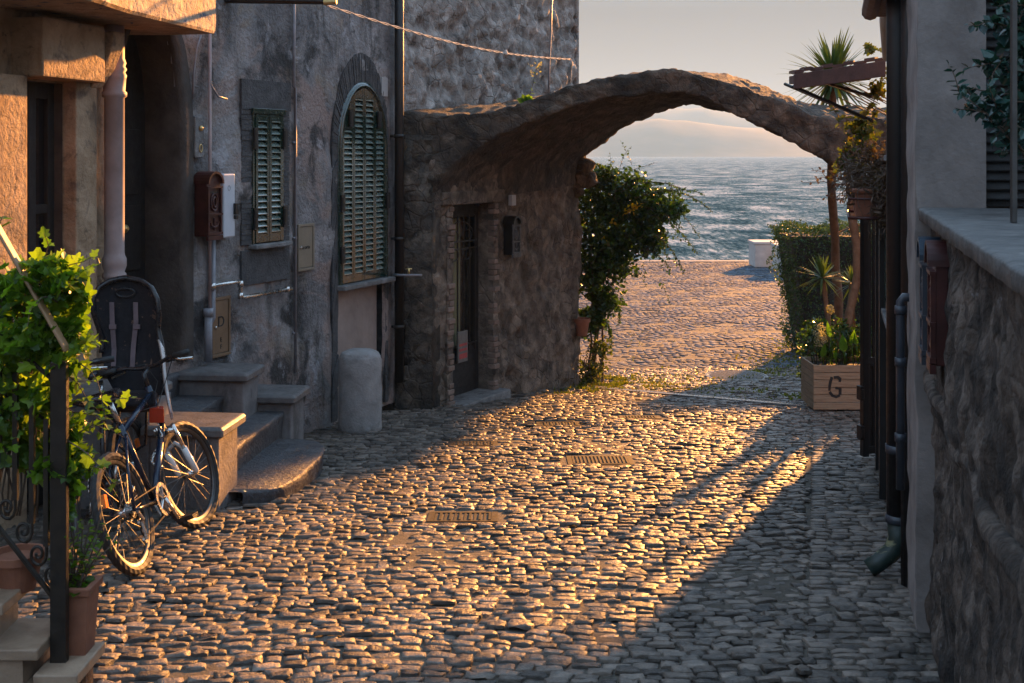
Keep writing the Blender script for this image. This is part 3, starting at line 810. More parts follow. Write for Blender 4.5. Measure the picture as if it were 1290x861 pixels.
mb = MB(); mb.tube([L.p(371, -40, .025), L.p(370, 110, .03), L.p(372, 112, .025), L.p(372, 470, .03)], .014, 8)
for py in (60, 180, 300, 420): mb.box(L.p(371, py, .02), (.04, .03, .02), L.M())
obj('thin_cable_pipe', mb, M['pipe_grey'], house, True)
mb = MB(); ua = L.u(243)
mb.tube([L.p(253, 45, .03), L.p(248, 60, .04), L.p(244, 90, .03), L.p(243, 125, .03)], .008, 6)
mb.tube([L.p(263, 45, .03), L.p(263, 80, .04), L.p(266, 108, .06), L.p(275, 122, .09), L.p(286, 125, .10)], .009, 6)
obj('hanging_cable', mb, M['pipe_grey'], house, True)
mb = MB(); ub = -.09
mb.tube([L.pt(ub, .10, TOP - .1), L.pt(ub, .10, g(12) + .28)], .047, 14)
for py in (172, 300, 410): mb.lathe([(.056, -.02), (.056, .02)], L.pt(ub, .10, L.w(497, py)), 14)
for py in (172, 300, 410): L.box(mb, ub - .012, ub + .012, -.02, .06, L.w(497, py) - .012, L.w(497, py) + .012)
obj('downpipe', mb, M['black_pipe'], house, True)
# big painted downpipe by the doorway
mb = MB(); up = LA.u(124.5); v_ = .12; rp = .068
zt = CAM + hs - .01; zb = g(8.3) + .02
prof = [(rp, zb), (rp, LA.w(124, 352)), (rp + .012, LA.w(124, 350)), (rp + .012, LA.w(124, 345)), (rp, LA.w(124, 342)), (rp + .014, LA.w(124, 335)), (rp + .014, LA.w(124, 326)), (rp + .004, LA.w(124, 322)), (rp, LA.w(124, 318)),
        (rp, LA.w(124, 124)), (rp + .016, LA.w(124, 122)), (rp + .016, LA.w(124, 117)), (rp + .004, LA.w(124, 115)), (rp + .010, LA.w(124, 100)), (rp + .016, LA.w(124, 96)), (rp + .004, LA.w(124, 92)), (rp + .016, LA.w(124, 88)), (rp + .004, LA.w(124, 84)), (rp + .012, LA.w(124, 80)), (rp, LA.w(124, 74)), (rp, zt)]
q = LA.pt(up, v_, 0); mb.lathe(prof, q, 20); obj('downpipe', mb, M['pipe_pink'], house, True)

# --- things fixed to the facade
t = thing('intercom', 'small grey intercom plate with brass button and oval speaker beside the dark doorway', 'intercom', L.p(245, 200, .02))
mb = MB(); i0, i1 = L.u(240), L.u(251.5); L.box(mb, i0, i1, -.01, .045, L.w(246, 199), L.w(246, 147)); obj('plate', mb, M['stone'], t, bevel=.008)
iM = L.M() @ Matrix.Rotation(R(-90), 3, 'X'); ic = (i0 + i1) / 2 + .01
mb = MB(); mb.lathe([(.022, 0), (.022, .012), (.012, .02)], L.pt(ic, .045, L.w(246, 162)), 16, iM); obj('button', mb, M['brass'], t, True)
mb = MB(); mb.tube([L.pt(ic + .016 * math.cos(a), .048, L.w(246, 187) + .030 * math.sin(a)) for a in [k * math.pi / 10 for k in range(20)]], .005, 6, True); obj('speaker_ring', mb, M['brass'], t, True)
def mailbox(name, fr, u0, u1, w0, w1, mat, label, grp, dep=.11, edge=None, mirror=False):
    t = thing(name, label, 'mailbox', fr.pt((u0 + u1) / 2, dep / 2, w0), grp)
    c = (u0 + u1) / 2; r = (u1 - u0) / 2; H = w1 - w0
    mb = MB(); pr = [(c - r * .86, w0 + .03), (c + r * .86, w0 + .03), (c + r * .86, w1 - r * .95)] + [(c + r * .86 * math.cos(a), w1 - r * .95 + r * .86 * math.sin(a)) for a in [math.pi * k / 10 for k in range(1, 10)]] + [(c - r * .86, w1 - r * .95)]
    mb.prism([fr.pt(u, .01, w) for u, w in pr], fr.pt(0, dep - .01, 0) - fr.pt(0, 0, 0)); b = obj('box', mb, mat, t, bevel=.004)
    mb = MB(); pa = [(c + r * math.cos(a), w1 - r + r * math.sin(a)) for a in [math.pi * k / 12 for k in range(13)]]; pb = [(c + (r - .018) * math.cos(a), w1 - r + (r - .018) * math.sin(a)) for a in [math.pi * k / 12 for k in range(13)]]
    for i in range(12): mb.prism([fr.pt(*x) for x in [(pa[i][0], .0, pa[i][1]), (pa[i + 1][0], .0, pa[i + 1][1]), (pb[i + 1][0], .0, pb[i + 1][1]), (pb[i][0], .0, pb[i][1])]], fr.pt(0, dep + .03, 0) - fr.pt(0, 0, 0))
    obj('hood', mb, mat, t)
    mb = MB(); v = dep
    for (a, b_) in ((w0, w0 + .035), (w0 + .04, w0 + .06), (w0 + H * .36, w0 + H * .39), (w1 - r * 1.35, w1 - r * 1.2)): fr.box(mb, c - r * .95, c + r * .95, v, v + .022, a, b_)
    for s in (-1, 1): fr.box(mb, c + s * r * .80 - .008, c + s * r * .80 + .008, v, v + .018, w0 + .06, w1 - r * 1.3)
    mb.tube([fr.pt(c + r * .42 * math.cos(a), v + .008, w0 + H * .55 + H * .12 * math.sin(a)) for a in [k * math.pi / 9 for k in range(18)]], .008, 6, True)
    mb.tube([fr.pt(c + r * .22 * math.cos(a), v + .010, w0 + H * .55 + H * .07 * math.sin(a)) for a in [k * math.pi / 6 for k in range(12)]], .010, 6, True)
    mb.tube([fr.pt(c + r * .5 * math.cos(a), v + .008, w0 + H * .26 + H * .07 * math.sin(a)) for a in [-math.pi * k / 8 for k in range(9)]], .010, 6)
    mb.tube([fr.pt(c, v + .008, w0 + H * .14), fr.pt(c, v + .008, w0 + H * .32)], .008, 6)
    obj('relief', mb, edge or mat, t)
    mb = MB(); fr.box(mb, c - r * .55, c + r * .55, v - .004, v + .004, w1 - r * 1.75, w1 - r * 1.6); obj('letter_slot', mb, M['black'], t)
    return t
mailbox('mailbox', L, L.u(242), L.u(262), L.w(252, 302), L.w(252, 216), M['red_metal'], 'ornate oxblood mailbox on the grey plaster beside the left doorway', 'cast metal mailboxes', .13)
t = thing('meter_box', 'pale grey upright meter box beside the oxblood mailbox', 'meter box', L.p(273, 300))
mb = MB(); L.box(mb, L.u(266), L.u(281), 0, .12, L.w(273, 299), L.w(273, 219)); obj('box', mb, M['grey_box'], t, bevel=.012)
mb = MB(); L.box(mb, L.u(278.5), L.u(282), .118, .145, L.w(279, 270), L.w(279, 256)); L.box(mb, L.u(279), L.u(282.5), .118, .14, L.w(279, 276), L.w(279, 271)); obj('latch', mb, M['black'], t, bevel=.004)
mb = MB(); mb.tube([L.pt((L.u(273)) + .014 * math.cos(a), .121, L.w(273, 237) + .02 * math.sin(a)) for a in [k * math.pi / 8 for k in range(16)]], .002, 5, True); obj('emblem', mb, M['pipe_grey'], t)
def plate_door(px0, px1, py0, py1, mat, label, lines):
    t = thing('meter_door', label, 'meter door', L.p((px0 + px1) / 2, py1)); u0, u1 = L.u(px0), L.u(px1)
    pc = (px0 + px1) / 2; w0, w1 = L.w(pc, py1), L.w(pc, py0)
    mb = MB(); L.box(mb, u0, u1, 0, .030, w0, w0 + .025); L.box(mb, u0, u1, 0, .030, w1 - .025, w1); L.box(mb, u0, u0 + .022, 0, .030, w0 + .025, w1 - .025); L.box(mb, u1 - .022, u1, 0, .030, w0 + .025, w1 - .025)
    obj('frame', mb, mat, t, bevel=.003)
    mb = MB(); L.box(mb, u0 + .024, u1 - .024, 0, .022, w0 + .028, w1 - .028); obj('panel', mb, mat, t, bevel=.003)
    mb = MB(); mb.lathe([(.012, 0), (.012, .01), (.006, .014)], L.pt(u0 + .045, .022, (w0 + w1) / 2), 10, iM); obj('lock', mb, M['steel'], t)
    for (s, sz, fw) in lines: text_mesh(s, sz, L, (u0 + u1) / 2, .0235, lerp(w0, w1, fw), M['paint_mark'], t)
plate_door(372.5, 393, 282, 341, M['tan_metal'], 'tan metal meter door in the plaster between the two windows', [('a orta', .05, .5)])
plate_door(264, 287, 374, 449, M['brown_metal'], 'brown metal meter door low on the wall above the stairs', [('D', .12, .58), ('E', .05, .28), ('F', .05, .16)])
mb = MB(); L.box(mb, L.u(479), L.u(486.5), .0, .02, L.w(483, 122), L.w(483, 98)); tag(obj('wall_plaque', mb, M['white_stone'], bevel=.003), 'small blank white plaque high between the arched window and black downpipe', 'plaque')
# faucet stub right of the big window
t = thing('water_tap', 'thin wall pipe with small tap near the foot of the black downpipe', 'tap', L.p(490, 346, .1))
mb = MB(); a = L.pt(L.u(487), .08, L.w(487, 346)); b = P(531, 347, 12.0); mb.tube([a, P(505, 347, 11.8), b], .013, 8); obj('pipe', mb, M['pipe_grey'], t, True)
mb = MB(); mb.tube([P(515, 345, 11.85), P(515, 339, 11.85)], .012, 8); mb.tube([P(511, 339, 11.85), P(519, 339, 11.85)], .008, 8); obj('valve', mb, M['brass'], t, True)
# lamp bracket at the top edge
t = thing('wall_bracket', 'black iron bracket arm with brass tip high on the plastered front', 'bracket', L.p(300, 4, .1))
a = L.pt(L.u(283), .0, L.w(283, 1)); b = P(412, 2.5, 9.4)
mb = MB(); mb.tube([a, b], .022, 8); mb.tube([L.pt(L.u(283), .0, L.w(283, 1) + .6), b], .01, 6); obj('arm', mb, M['black'], t)
mb = MB(); mb.tube([P(408, 2.5, 9.4), P(424, 2, 9.4)], [.03, .022], 10); obj('tip', mb, M['brass'], t)

# ================================================================ TOWER (rough stone house) and pier wall
T = Fr((-.85, 12.2), math.atan2(1.72, 3.1), 1)
T2 = Fr((-1.16, 12.22), math.atan2(2.04, 4.28), 1)
LT = math.hypot(1.72, 3.1); LT2 = math.hypot(2.04, 4.28)
tower = thing('stone_tower_house', 'tall rough tuff stone house whose ground floor door opens under the arch', 'house', (-.3, 14, g(14)))
def drub(p):
    d, _ = noise.voronoi(p * 4.2 + Vector((fz(p, 3, 2), fz(p + Vector((5, 1, 2)), 3, 2), 0)) * .5)
    e = min(1, (d[1] - d[0]) * 3.2)
    return .022 * e + fz(p, 1.4, 3) * .05 + fz(p, 6, 5) * .045 + min(0, fz(p + Vector((7, 7, 7)), 3.2, 3) + .12) * .09
def drub2(p):
    d, _ = noise.voronoi(p * 5.5 + Vector((fz(p, 3, 2), fz(p + Vector((5, 1, 2)), 3, 2), 0)) * .5)
    e = min(1, (d[1] - d[0]) * 3.2)
    k = 1 if p.z > CAM - .25 else .6
    return .02 * e * k + fz(p, 1.2, 3) * .045 + fz(p, 7, 5) * .035 * k + min(0, fz(p + Vector((7, 7, 7)), 3.4, 3) + .12) * .07
mb = sheet(T2, 0, LT2, CAM - .3, TOP, .03, drub, depth=.2)
obj('upper_wall', mb, M['tuff'], tower, True)
mb = MB(); T2.box(mb, 0.0, LT2 - .04, -.1, -4, CAM - .3, TOP); obj('inner_wall', mb, M['tuff'], tower)
# far side face of the tower, seen as a ragged edge
TS = Fr((T2.pt(LT2, -.02, 0).x, T2.pt(LT2, -.02, 0).y), math.atan2(2.04, 4.28) - R(90), -1)
mb = sheet(TS, -.03, 2.2, g(15.5) - .3, TOP, .05, drub, depth=.1); obj('side_wall', mb, M['tuff'], tower, True)
# pier wall with door
pu0 = T.u(568.5); pu1 = T.u(620); pT = T.w(590, 257); gd = g(12.8)
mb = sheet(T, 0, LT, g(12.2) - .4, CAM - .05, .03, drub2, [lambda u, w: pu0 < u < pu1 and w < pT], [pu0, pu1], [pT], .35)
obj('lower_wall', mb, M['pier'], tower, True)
mb = MB(); T.box(mb, pu0 - .6, LT - .06, -.36, -3, g(12.2) - .4, CAM - .1); obj('inner_wall', mb, M['pier'], tower)
# brick jambs
for (a, b, n_) in ((pu0 - .11, pu0 + .01, 0), (pu1 - .01, pu1 + .10, 1)):
    mb = MB(); w = gd + .02; k = 0
    while w < pT - .02:
        e = .035 * (k % 2); h = .052
        if random.random() < .8: T.box(mb, a + (e if n_ == 0 else -.0), b - (e if n_ else 0), -.05, .030 + .02 * random.random(), w, w + h)
        w += h + .010; k += 1
    obj('brick_edging', mb, M['brick'], tower, bevel=.008)
    mb = MB(); T.box(mb, a + (0 if n_ == 0 else .004), b - (.004 if n_ == 0 else 0), -.33, .018, gd - .1, pT); obj('door_jamb', mb, M['pier'], tower)
mb = MB(); T.box(mb, pu0 - .25, pu1 + .2, -.33, .055, pT, pT + .14); obj('lintel', mb, M['pier'], tower, bevel=.015)
mb = MB(); T.box(mb, pu0 - .15, pu1 + .15, -.3, .16, g(12.6) - .2, gd + .035); obj('doorstep', mb, M['stone'], tower, bevel=.015)
# door
dv = -.20
mb = MB()
T.box(mb, pu0 + .012, pu0 + .09, dv - .03, dv + .03, gd + .04, pT - .01); T.box(mb, pu1 - .09, pu1 - .012, dv - .03, dv + .03, gd + .04, pT - .01)
T.box(mb, pu0 + .09, pu1 - .09, dv - .03, dv + .03, pT - .16, pT - .01); T.box(mb, pu0 + .09, pu1 - .09, dv - .03, dv + .03, gd + .04, gd + .55); T.box(mb, pu0 + .16, pu1 - .16, dv + .03, dv + .045, gd + .12, gd + .46)
dr_ = obj('grilled_door', mb, M['dark_wood'], tower, bevel=.005)
mb = MB()
for k in range(6):
    u = lerp(pu0 + .13, pu1 - .13, k / 5); mb.cyl(T.pt(u, dv + .05, gd + .5), T.pt(u, dv + .05, pT - .14), .009, n=8)
for w in (gd + .58, pT - .5, pT - .42): T.box(mb, pu0 + .09, pu1 - .09, dv + .042, dv + .056, w - .008, w + .008)
for (c, rr_) in (((pu0 + .3), .09), ((pu1 - .3), .09)):
    for w in (pT - .36, pT - .56): mb.tube([T.pt(c + rr_ * math.cos(a), dv + .05, w + rr_ * .7 * math.sin(a)) for a in [k * math.pi / 8 for k in range(16)]], .008, 6, True)
cm = (pu0 + pu1) / 2; mb.tube([T.pt(cm + .33 * math.cos(a), dv + .05, pT - .5 + .3 * math.sin(a)) for a in [k * math.pi / 12 for k in range(13)]], .009, 6)
obj('grille', mb, M['black'], dr_)
mb = MB(); N = 40
for i in range(N + 1):
    u = lerp(pu0 + .08, pu1 - .25, i / N)
    for w in (gd + .55, pT - .16): mb.v.append(T.pt(u, dv - .06 + .018 * math.sin(i * .9), w))
for i in range(N): mb.f.append((2 * i, 2 * i + 2, 2 * i + 3, 2 * i + 1))
obj('curtain', mb, M['curtain'], dr_, True)
mb = MB(); T.box(mb, T.u(574, -.15), T.u(586, -.15), dv + .06, dv + .085, T.w(580, 456, -.15), T.w(580, 417, -.15)); bg_ = obj('door_notice', mb, M['bag'], tower, bevel=.004)
mb = MB(); a_, b_ = T.u(574, -.15), T.u(586, -.15)
for f, g_ in ((.12, .28), (.36, .44), (.52, .6)): T.box(mb, a_ + .02, b_ - .02, dv + .085, dv + .088, lerp(T.w(580, 456, -.15), T.w(580, 417, -.15), f), lerp(T.w(580, 456, -.15), T.w(580, 417, -.15), g_))
obj('print', mb, M['bagred'], bg_)
mb = MB(); T.box(mb, T.u(637.5), T.u(642.5), .03, .08, T.w(640, 259), T.w(640, 246)); tag(obj('number_plate', mb, M['white_stone'], bevel=.003), 'tiny blank white tile on the pier wall above the dark mailbox', 'plaque')
mailbox('mailbox', T, T.u(633), T.u(643), T.w(637, 324), T.w(637, 272), M['black'], 'dark ornate mailbox on the shaded pier wall right of the grilled door', 'cast metal mailboxes', .12, M['ledge'])
# wire across and cable on tower
mb = MB(); A = P(411, 7, 9.42); B = T2.p(718, 75, .06)
for s in (0, math.pi):
    pts = []
    for i in range(160):
        t_ = i / 159; q = A.lerp(B, t_); q.z -= .10 * math.sin(math.pi * t_)
        a = t_ * 90 + s; pts.append(q + Vector((0, math.cos(a), math.sin(a))) * .007)
    mb.tube(pts, .0048, 5)
q = A.lerp(B, .62); q.z -= .10 * math.sin(math.pi * .62); mb.lathe([(.012, -.03), (.028, -.01), (.02, .02), (.008, .04)], q, 8)
tag(obj('overhead_cable', mb, M['rope'], smooth=True), 'pale twisted cable sagging from the iron bracket to the rough stone house', 'cable')
mb = MB(); mb.tube([T2.p(696, -30, .08), T2.p(694, 40, .08), T2.p(692, 80, .07), T2.p(691, 117, .08)], .012, 6); obj('cable', mb, M['pipe_grey'], tower, True)

# ================================================================ ARCH
ZF, ZB = 12.22, 15.3
FT = [(498, 140), (519, 143), (560, 147), (600, 143), (619, 141), (654, 132), (689, 120), (720, 108), (759, 99), (810, 90), (850, 88), (883, 94), (932, 109), (977, 126), (1000, 136), (1022, 145), (1068, 149), (1120, 150)]
FB = [(541, 262), (543, 245), (549, 232), (560, 218), (585, 197), (626, 173), (654, 158), (689, 144), (724, 133), (759, 125), (811, 118), (862, 117), (889, 124), (913, 138), (929, 148), (956, 158), (977, 167), (1000, 182), (1022, 194), (1045, 207), (1062, 214), (1120, 218)]
BB = [(733, 232), (738, 197), (759, 182), (774, 170), (802, 154), (832, 142), (865, 132), (886, 130), (901, 134), (915, 137), (930, 145), (957, 152), (978, 161), (1001, 174), (1024, 185), (1050, 199), (1070, 206), (1125, 210)]
BT = [(700, 128), (740, 112), (780, 102), (810, 97), (850, 93), (885, 91), (910, 93), (932, 98), (968, 110), (992, 122), (1016, 133), (1050, 134), (1125, 135)]
def curve(pts, s, z):
    px = lerp(pts[0][0], pts[-1][0], s)
    return P(px, float(np.interp(px, [a[0] for a in pts], [a[1] for a in pts])), z)
def ZBs(s): t_ = max(0.0, min(1.0, (s - .35) / .5)); return ZB - 1.9 * t_ * t_ * (3 - 2 * t_)
mb = MB(); N = 190; cols = []
segs = [('ft', 'fb', 7), ('fb', 'bb', 34), ('bb', 'bt', 5), ('bt', 'ft', 30)]
for i in range(N + 1):
    s = i / N
    k = {'ft': curve(FT, s, ZF), 'fb': curve(FB, s ** 1.0, ZF), 'bb': curve(BB, s, ZBs(s)), 'bt': curve(BT, s, ZBs(s))}
    col = []
    for a, b, n in segs:
        for j in range(n): col.append(k[a].lerp(k[b], j / n))
    cols.append(col)
m_ = len(cols[0])
for c_ in cols: mb.v += c_
for i in range(N):
    for j in range(m_):
        l = (j + 1) % m_; mb.f.append((i * m_ + j, i * m_ + l, (i + 1) * m_ + l, (i + 1) * m_ + j))
mb.f.append(tuple(range(m_))); mb.f.append(tuple(range(N * m_, (N + 1) * m_))[::-1])
tmp = bpy.data.meshes.new('t'); tmp.from_pydata([tuple(p) for p in mb.v], [], mb.f); tmp.update()
nrm = [v.normal.copy() for v in tmp.vertices]; bpy.data.meshes.remove(tmp)
cen = Vector((1.5, 13.8, CAM + .7))
sgn = 1 if nrm[m_ * 95 + 3].y < 0 else -1
for i, p in enumerate(mb.v):
    d, _ = noise.voronoi(Vector((p.x * 5, p.y * 5, p.z * 5)) + Vector((fz(p, 2, 2), fz(p + Vector((3, 3, 3)), 2, 2), 0)) * .6)
    e = min(1, (d[1] - d[0]) * 3)
    o_ = .026 * e - .015 + fz(p, 2.2, 3) * .03 + fz(p, 11, 3) * .012
    mb.v[i] = p + nrm[i] * sgn * o_
if sgn < 0: mb.f = [tuple(reversed(q)) for q in mb.f]
arch = thing('stone_arch', 'weathered masonry archway spanning the street between both sides', 'archway', (1.5, 13.6, g(13.6)))
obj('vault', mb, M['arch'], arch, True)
# left foot: pier block in front of the tower wall
FF = Fr((-1.18, 12.2), R(90), 1)  # runs to +x, faces the camera
mb = MB()
def strip(x0, x1, z0, z1, y, st=.03):
    us = cuts(x0, x1, [], st); ws = cuts(z0, z1, [], st); b = len(mb.v)
    for u in us:
        for w in ws:
            q = Vector((u, y, w)); k = drub2(q * 1.3) * .8
            bul = .05 * max(0, 1 - (w - z0) / .5)
            mb.v.append(Vector((u + (.02 * fz(q, 4, 2)), y - k - bul - .0, w)))
    nw = len(ws)
    for i in range(len(us) - 1):
        for j in range(nw - 1): mb.f.append((b + i * nw + j, b + (i + 1) * nw + j, b + (i + 1) * nw + j + 1, b + i * nw + j + 1))
strip(-1.19, -.815, g(12.2) - .2, CAM + .15, 12.2)
mb.hexa([(-1.18, 12.2, g(12) - .2), (-.83, 12.2, g(12) - .2), (-.75, 12.4, g(12) - .2), (-1.1, 12.4, g(12) - .2), (-1.18, 12.2, CAM + .2), (-.83, 12.2, CAM + .2), (-.75, 12.4, CAM + .2), (-1.1, 12.4, CAM + .2)])
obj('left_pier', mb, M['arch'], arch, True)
# bulging corbel stones at the far corner
mb = MB()
for (px, py, r_) in ((738, 212, .17), (746, 226, .13), (733, 226, .16), (728, 238, .15)):
    c_ = P(px - 6, py, 15.25); b = len(mb.v)
    for i in range(9):
        for j in range(14):
            th, ph = math.pi * i / 8, 2 * math.pi * j / 14
            d_ = Vector((math.sin(th) * math.cos(ph), math.sin(th) * math.sin(ph), math.cos(th) * .8)); mb.v.append(c_ + d_ * r_ * (1 + .45 * fz(c_ * 3 + d_ * 1.2, 1, 3)))
    for i in range(8):
        for j in range(14): l = (j + 1) % 14; mb.f.append((b + i * 14 + j, b + (i + 1) * 14 + j, b + (i + 1) * 14 + l, b + i * 14 + l))
obj('springer_stone', mb, M['pier'], arch, True)
# right pier, its hidden side widened to shade the right of the street
mb = MB()
us = cuts(3.62, 4.0, [], .04)
RP = Fr((3.80, 12.3), math.atan(.256), -1)
mb = sheet(RP, 0, .55, g(12.3) - .2, CAM + .3, .04, drub2, depth=.3)
mb2 = MB(); mb2.hexa([(3.82, 12.3, g(12) - .2), (5.1, 12.3, g(12) - .2), (5.1, 12.83, g(12) - .2), (3.96, 12.83, g(12) - .2), (3.82, 12.3, CAM + .35), (5.1, 12.3, CAM + .35), (5.1, 12.83, CAM + .35), (3.96, 12.83, CAM + .35)])
off = len(mb.v); mb.v += mb2.v; mb.f += [tuple(k + off for k in q) for q in mb2.f]
obj('right_pier', mb, M['arch'], arch, True)

# ================================================================ RIGHT SIDE
Rr = Fr((.407, 0), math.atan(.27), -1)
Rr.o = Vector((1.80 - .27 * 5.3, 0.0))
SR = math.cos(math.atan(.27))
def yu(y): return y / SR
# side wall near camera
wall = thing('side_wall', 'rough stained stone wall with a pale ledge on the near side of the street', 'wall', Rr.pt(yu(4), -.3, g(4)))
RN = Fr((0, 0), math.atan(.27), -1); RN.o = Vector((1.87 - .27 * 5.3, 0.0))
def dnear(p):
    rib = 0
    return fz(p, 1.6, 3) * .04 + fz(Vector((p.x, p.y * 1.6, p.z * .8)), 8, 5) * .028
LH = -.235
mb = sheet(RN, yu(1.2), yu(5.3), g(4) - 1.2 + .6, CAM + LH - .03, .022, dnear, depth=.5)
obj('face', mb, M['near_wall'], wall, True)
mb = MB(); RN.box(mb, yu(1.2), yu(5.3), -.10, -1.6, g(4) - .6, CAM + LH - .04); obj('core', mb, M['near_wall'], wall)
# ledge with slightly uneven edge
mb = MB(); us = cuts(yu(1.2), yu(5.28), [], .04); prof = [(-1.6, -.001), (.040, -.001), (.056, -.006), (.058, -.012), (.055, -.054), (.048, -.058), (-.3, -.058)]
for u in us:
    for (v, w) in prof:
        q = RN.pt(u, v, CAM + LH + .0 + w); e = fz(q, 9, 4) * .012 if v > 0 else 0
        mb.v.append(RN.pt(u, v + e, CAM + LH + w + e * .4))
m_ = len(prof)
for i in range(len(us) - 1):
    for j in range(m_ - 1): mb.f.append((i * m_ + j, i * m_ + j + 1, (i + 1) * m_ + j + 1, (i + 1) * m_ + j))
mb.f.append(tuple(range((len(us) - 1) * m_, len(us) * m_)))
obj('ledge', mb, M['ledge'], wall, True)
# string course: rough horizontal rib
mb = MB(); pts = []; rs = []
for i in range(110):
    y = lerp(1.4, 5.3, i / 109); q = RN.pt(yu(y), .0, CAM - 1.0)
    pts.append(q + Vector((fz(q, 3, 3) * .03, 0, fz(q + Vector((4, 4, 4)), 4, 3) * .035))); rs.append(.036 + .014 * fz(q, 6, 3))
mb.tube(pts, rs, 10); obj('string_course', mb, M['near_wall'], wall, True)
# pillar
rh = thing('plastered_side_house', 'tall narrow pink grey plastered house at the right with black downpipe', 'house', Rr.pt(yu(6.5), -.5, g(6.5)))
mb = MB(); us = cuts(-.62, 0.0, [], .03); ws = cuts(g(5.3) - .2, CAM + 3, [], .04)
def dp(p): return fz(p, 3, 3) * .008
pill = sheet(Rr, yu(5.32), yu(5.95), g(5.3) - .2, CAM + 3, .03, lambda p: fz(p, 4, 3) * .012, depth=.28)
obj('corner_pillar', pill, M['plaster_grey'], rh, True)
mb = MB(); u0 = yu(5.30); ws = cuts(g(5.3) - .2, CAM + 3, [], .03); vs_ = cuts(-.29, .0, [], .03)
for v in vs_:
    for w in ws:
        q = Rr.pt(u0, v, w); e = fz(q, 4, 3) * .010; mb.v.append(Rr.pt(u0 - e, v + (.010 * fz(q, 8, 3) if v > -.01 else 0), w))
nw = len(ws)
for i in range(len(vs_) - 1):
    for j in range(nw - 1): mb.f.append((i * nw + j, (i + 1) * nw + j, (i + 1) * nw + j + 1, i * nw + j + 1))
obj('pillar_front', mb, M['plaster_grey'], rh, True)
mb = MB(); Rr.box(mb, yu(5.33), yu(5.95), -.03, -.28, g(5.3) - .2, CAM + 3); obj('pillar_core', mb, M['plaster_grey'], rh)
hp = sheet(Rr, yu(5.95), yu(7.75), g(7) - .3, CAM + 3, .04, lambda p: fz(p, 2, 3) * .012 - .05, depth=.3); obj('wall', hp, M['plaster_pink'], rh, True)
mb = MB(); Rr.box(mb, yu(5.9), yu(7.74), -.12, -4, g(7) - .3, CAM + 3); obj('inner_wall', mb, M['plaster_pink'], rh)
hp = sheet(Rr, yu(7.75), yu(9.25), g(8) - .3, CAM + .16, .04, lambda p: fz(p, 2, 3) * .012 - .06, depth=.3); obj('wing_wall', hp, M['plaster_pink'], rh, True)
mb = MB(); Rr.box(mb, yu(7.76), yu(9.25), -.12, -1.2, g(8) - .3, CAM + .15); obj('wing', mb, M['plaster_pink'], rh)
# eave boards at far corner
mb = MB(); Rr.box(mb, yu(7.70), yu(7.80), -.2, -.02, CAM + .55, CAM + 3); obj('corner_board', mb, M['cream'], rh, bevel=.01)
mb = MB(); a = Rr.pt(yu(7.1), .06, CAM + .95); mb.tube([Rr.pt(yu(6.8), .08, CAM + .98), Rr.pt(yu(7.2), .06, CAM + .80), Rr.pt(yu(7.55), .03, CAM + .62), Rr.pt(yu(7.62), -.02, CAM + .60)], .028, 10); obj('gutter_elbow', mb, M['cream'], rh, True)
mb = MB(); Rr.box(mb, yu(5.9), yu(6.9), -.1, .14, CAM + .80, CAM + .86); mb.tube([Rr.pt(yu(5.9), .15, CAM + .83), Rr.pt(yu(6.9), .15, CAM + .83)], .05, 10); obj('eave_gutter', mb, M['awning'], rh, bevel=.01)
# black downpipe with shoe
mb = MB(); yb = 6.15; v_ = .03; pu = yu(yb)
mb.tube([Rr.pt(pu, v_, CAM + 3), Rr.pt(pu, v_, g(yb) + .28)], .062, 16)
mb.tube([Rr.pt(pu - .16, v_ - .05, CAM + 3), Rr.pt(pu - .16, v_ - .05, g(yb))], .05, 12)
obj('downpipe', mb, M['black_pipe'], rh, True)
mb = MB(); z0 = g(yb)
mb.tube([Rr.pt(pu, v_, z0 + .30), Rr.pt(pu, v_, z0 + .19), Rr.pt(pu, v_ + .03, z0 + .13), Rr.pt(pu - .02, v_ + .10, z0 + .07), Rr.pt(pu - .03, v_ + .15, z0 + .035)], [.060, .055, .050, .046, .047], 14)
obj('pipe_shoe', mb, M['shoe'], rh, True)
mb = MB(); mb.lathe([(.068, -.02), (.068, .02)], Rr.pt(pu, v_, CAM - 1.62 + .1), 14); obj('pipe_collar', mb, M['pipe_blue'], rh, True); mb = MB(); mb.lathe([(.068, -.02), (.068, .02)], Rr.pt(pu, v_, z0 + .3), 14); obj('pipe_collar', mb, M['pipe_blue'], rh, True)
# slate pipe with elbow
mb = MB(); ys_ = 5.72; u_ = yu(ys_); w_ = CAM - (378 - 195) / FP * ys_; wb2 = CAM - (552 - 195) / FP * ys_; vv = .045
mb.tube([Rr.pt(u_, -.02, w_ + .01), Rr.pt(u_, .03, w_ + .012), Rr.pt(u_, vv, w_ - .01), Rr.pt(u_, vv, w_ - .06), Rr.pt(u_, vv, wb2 - .25)], .021, 12)
for w in (w_ - .05, w_ - .3, wb2): mb.lathe([(.028, -.02), (.028, .02)], Rr.pt(u_, vv, w), 12)
obj('wall_pipe', mb, M['pipe_blue'], rh, True)
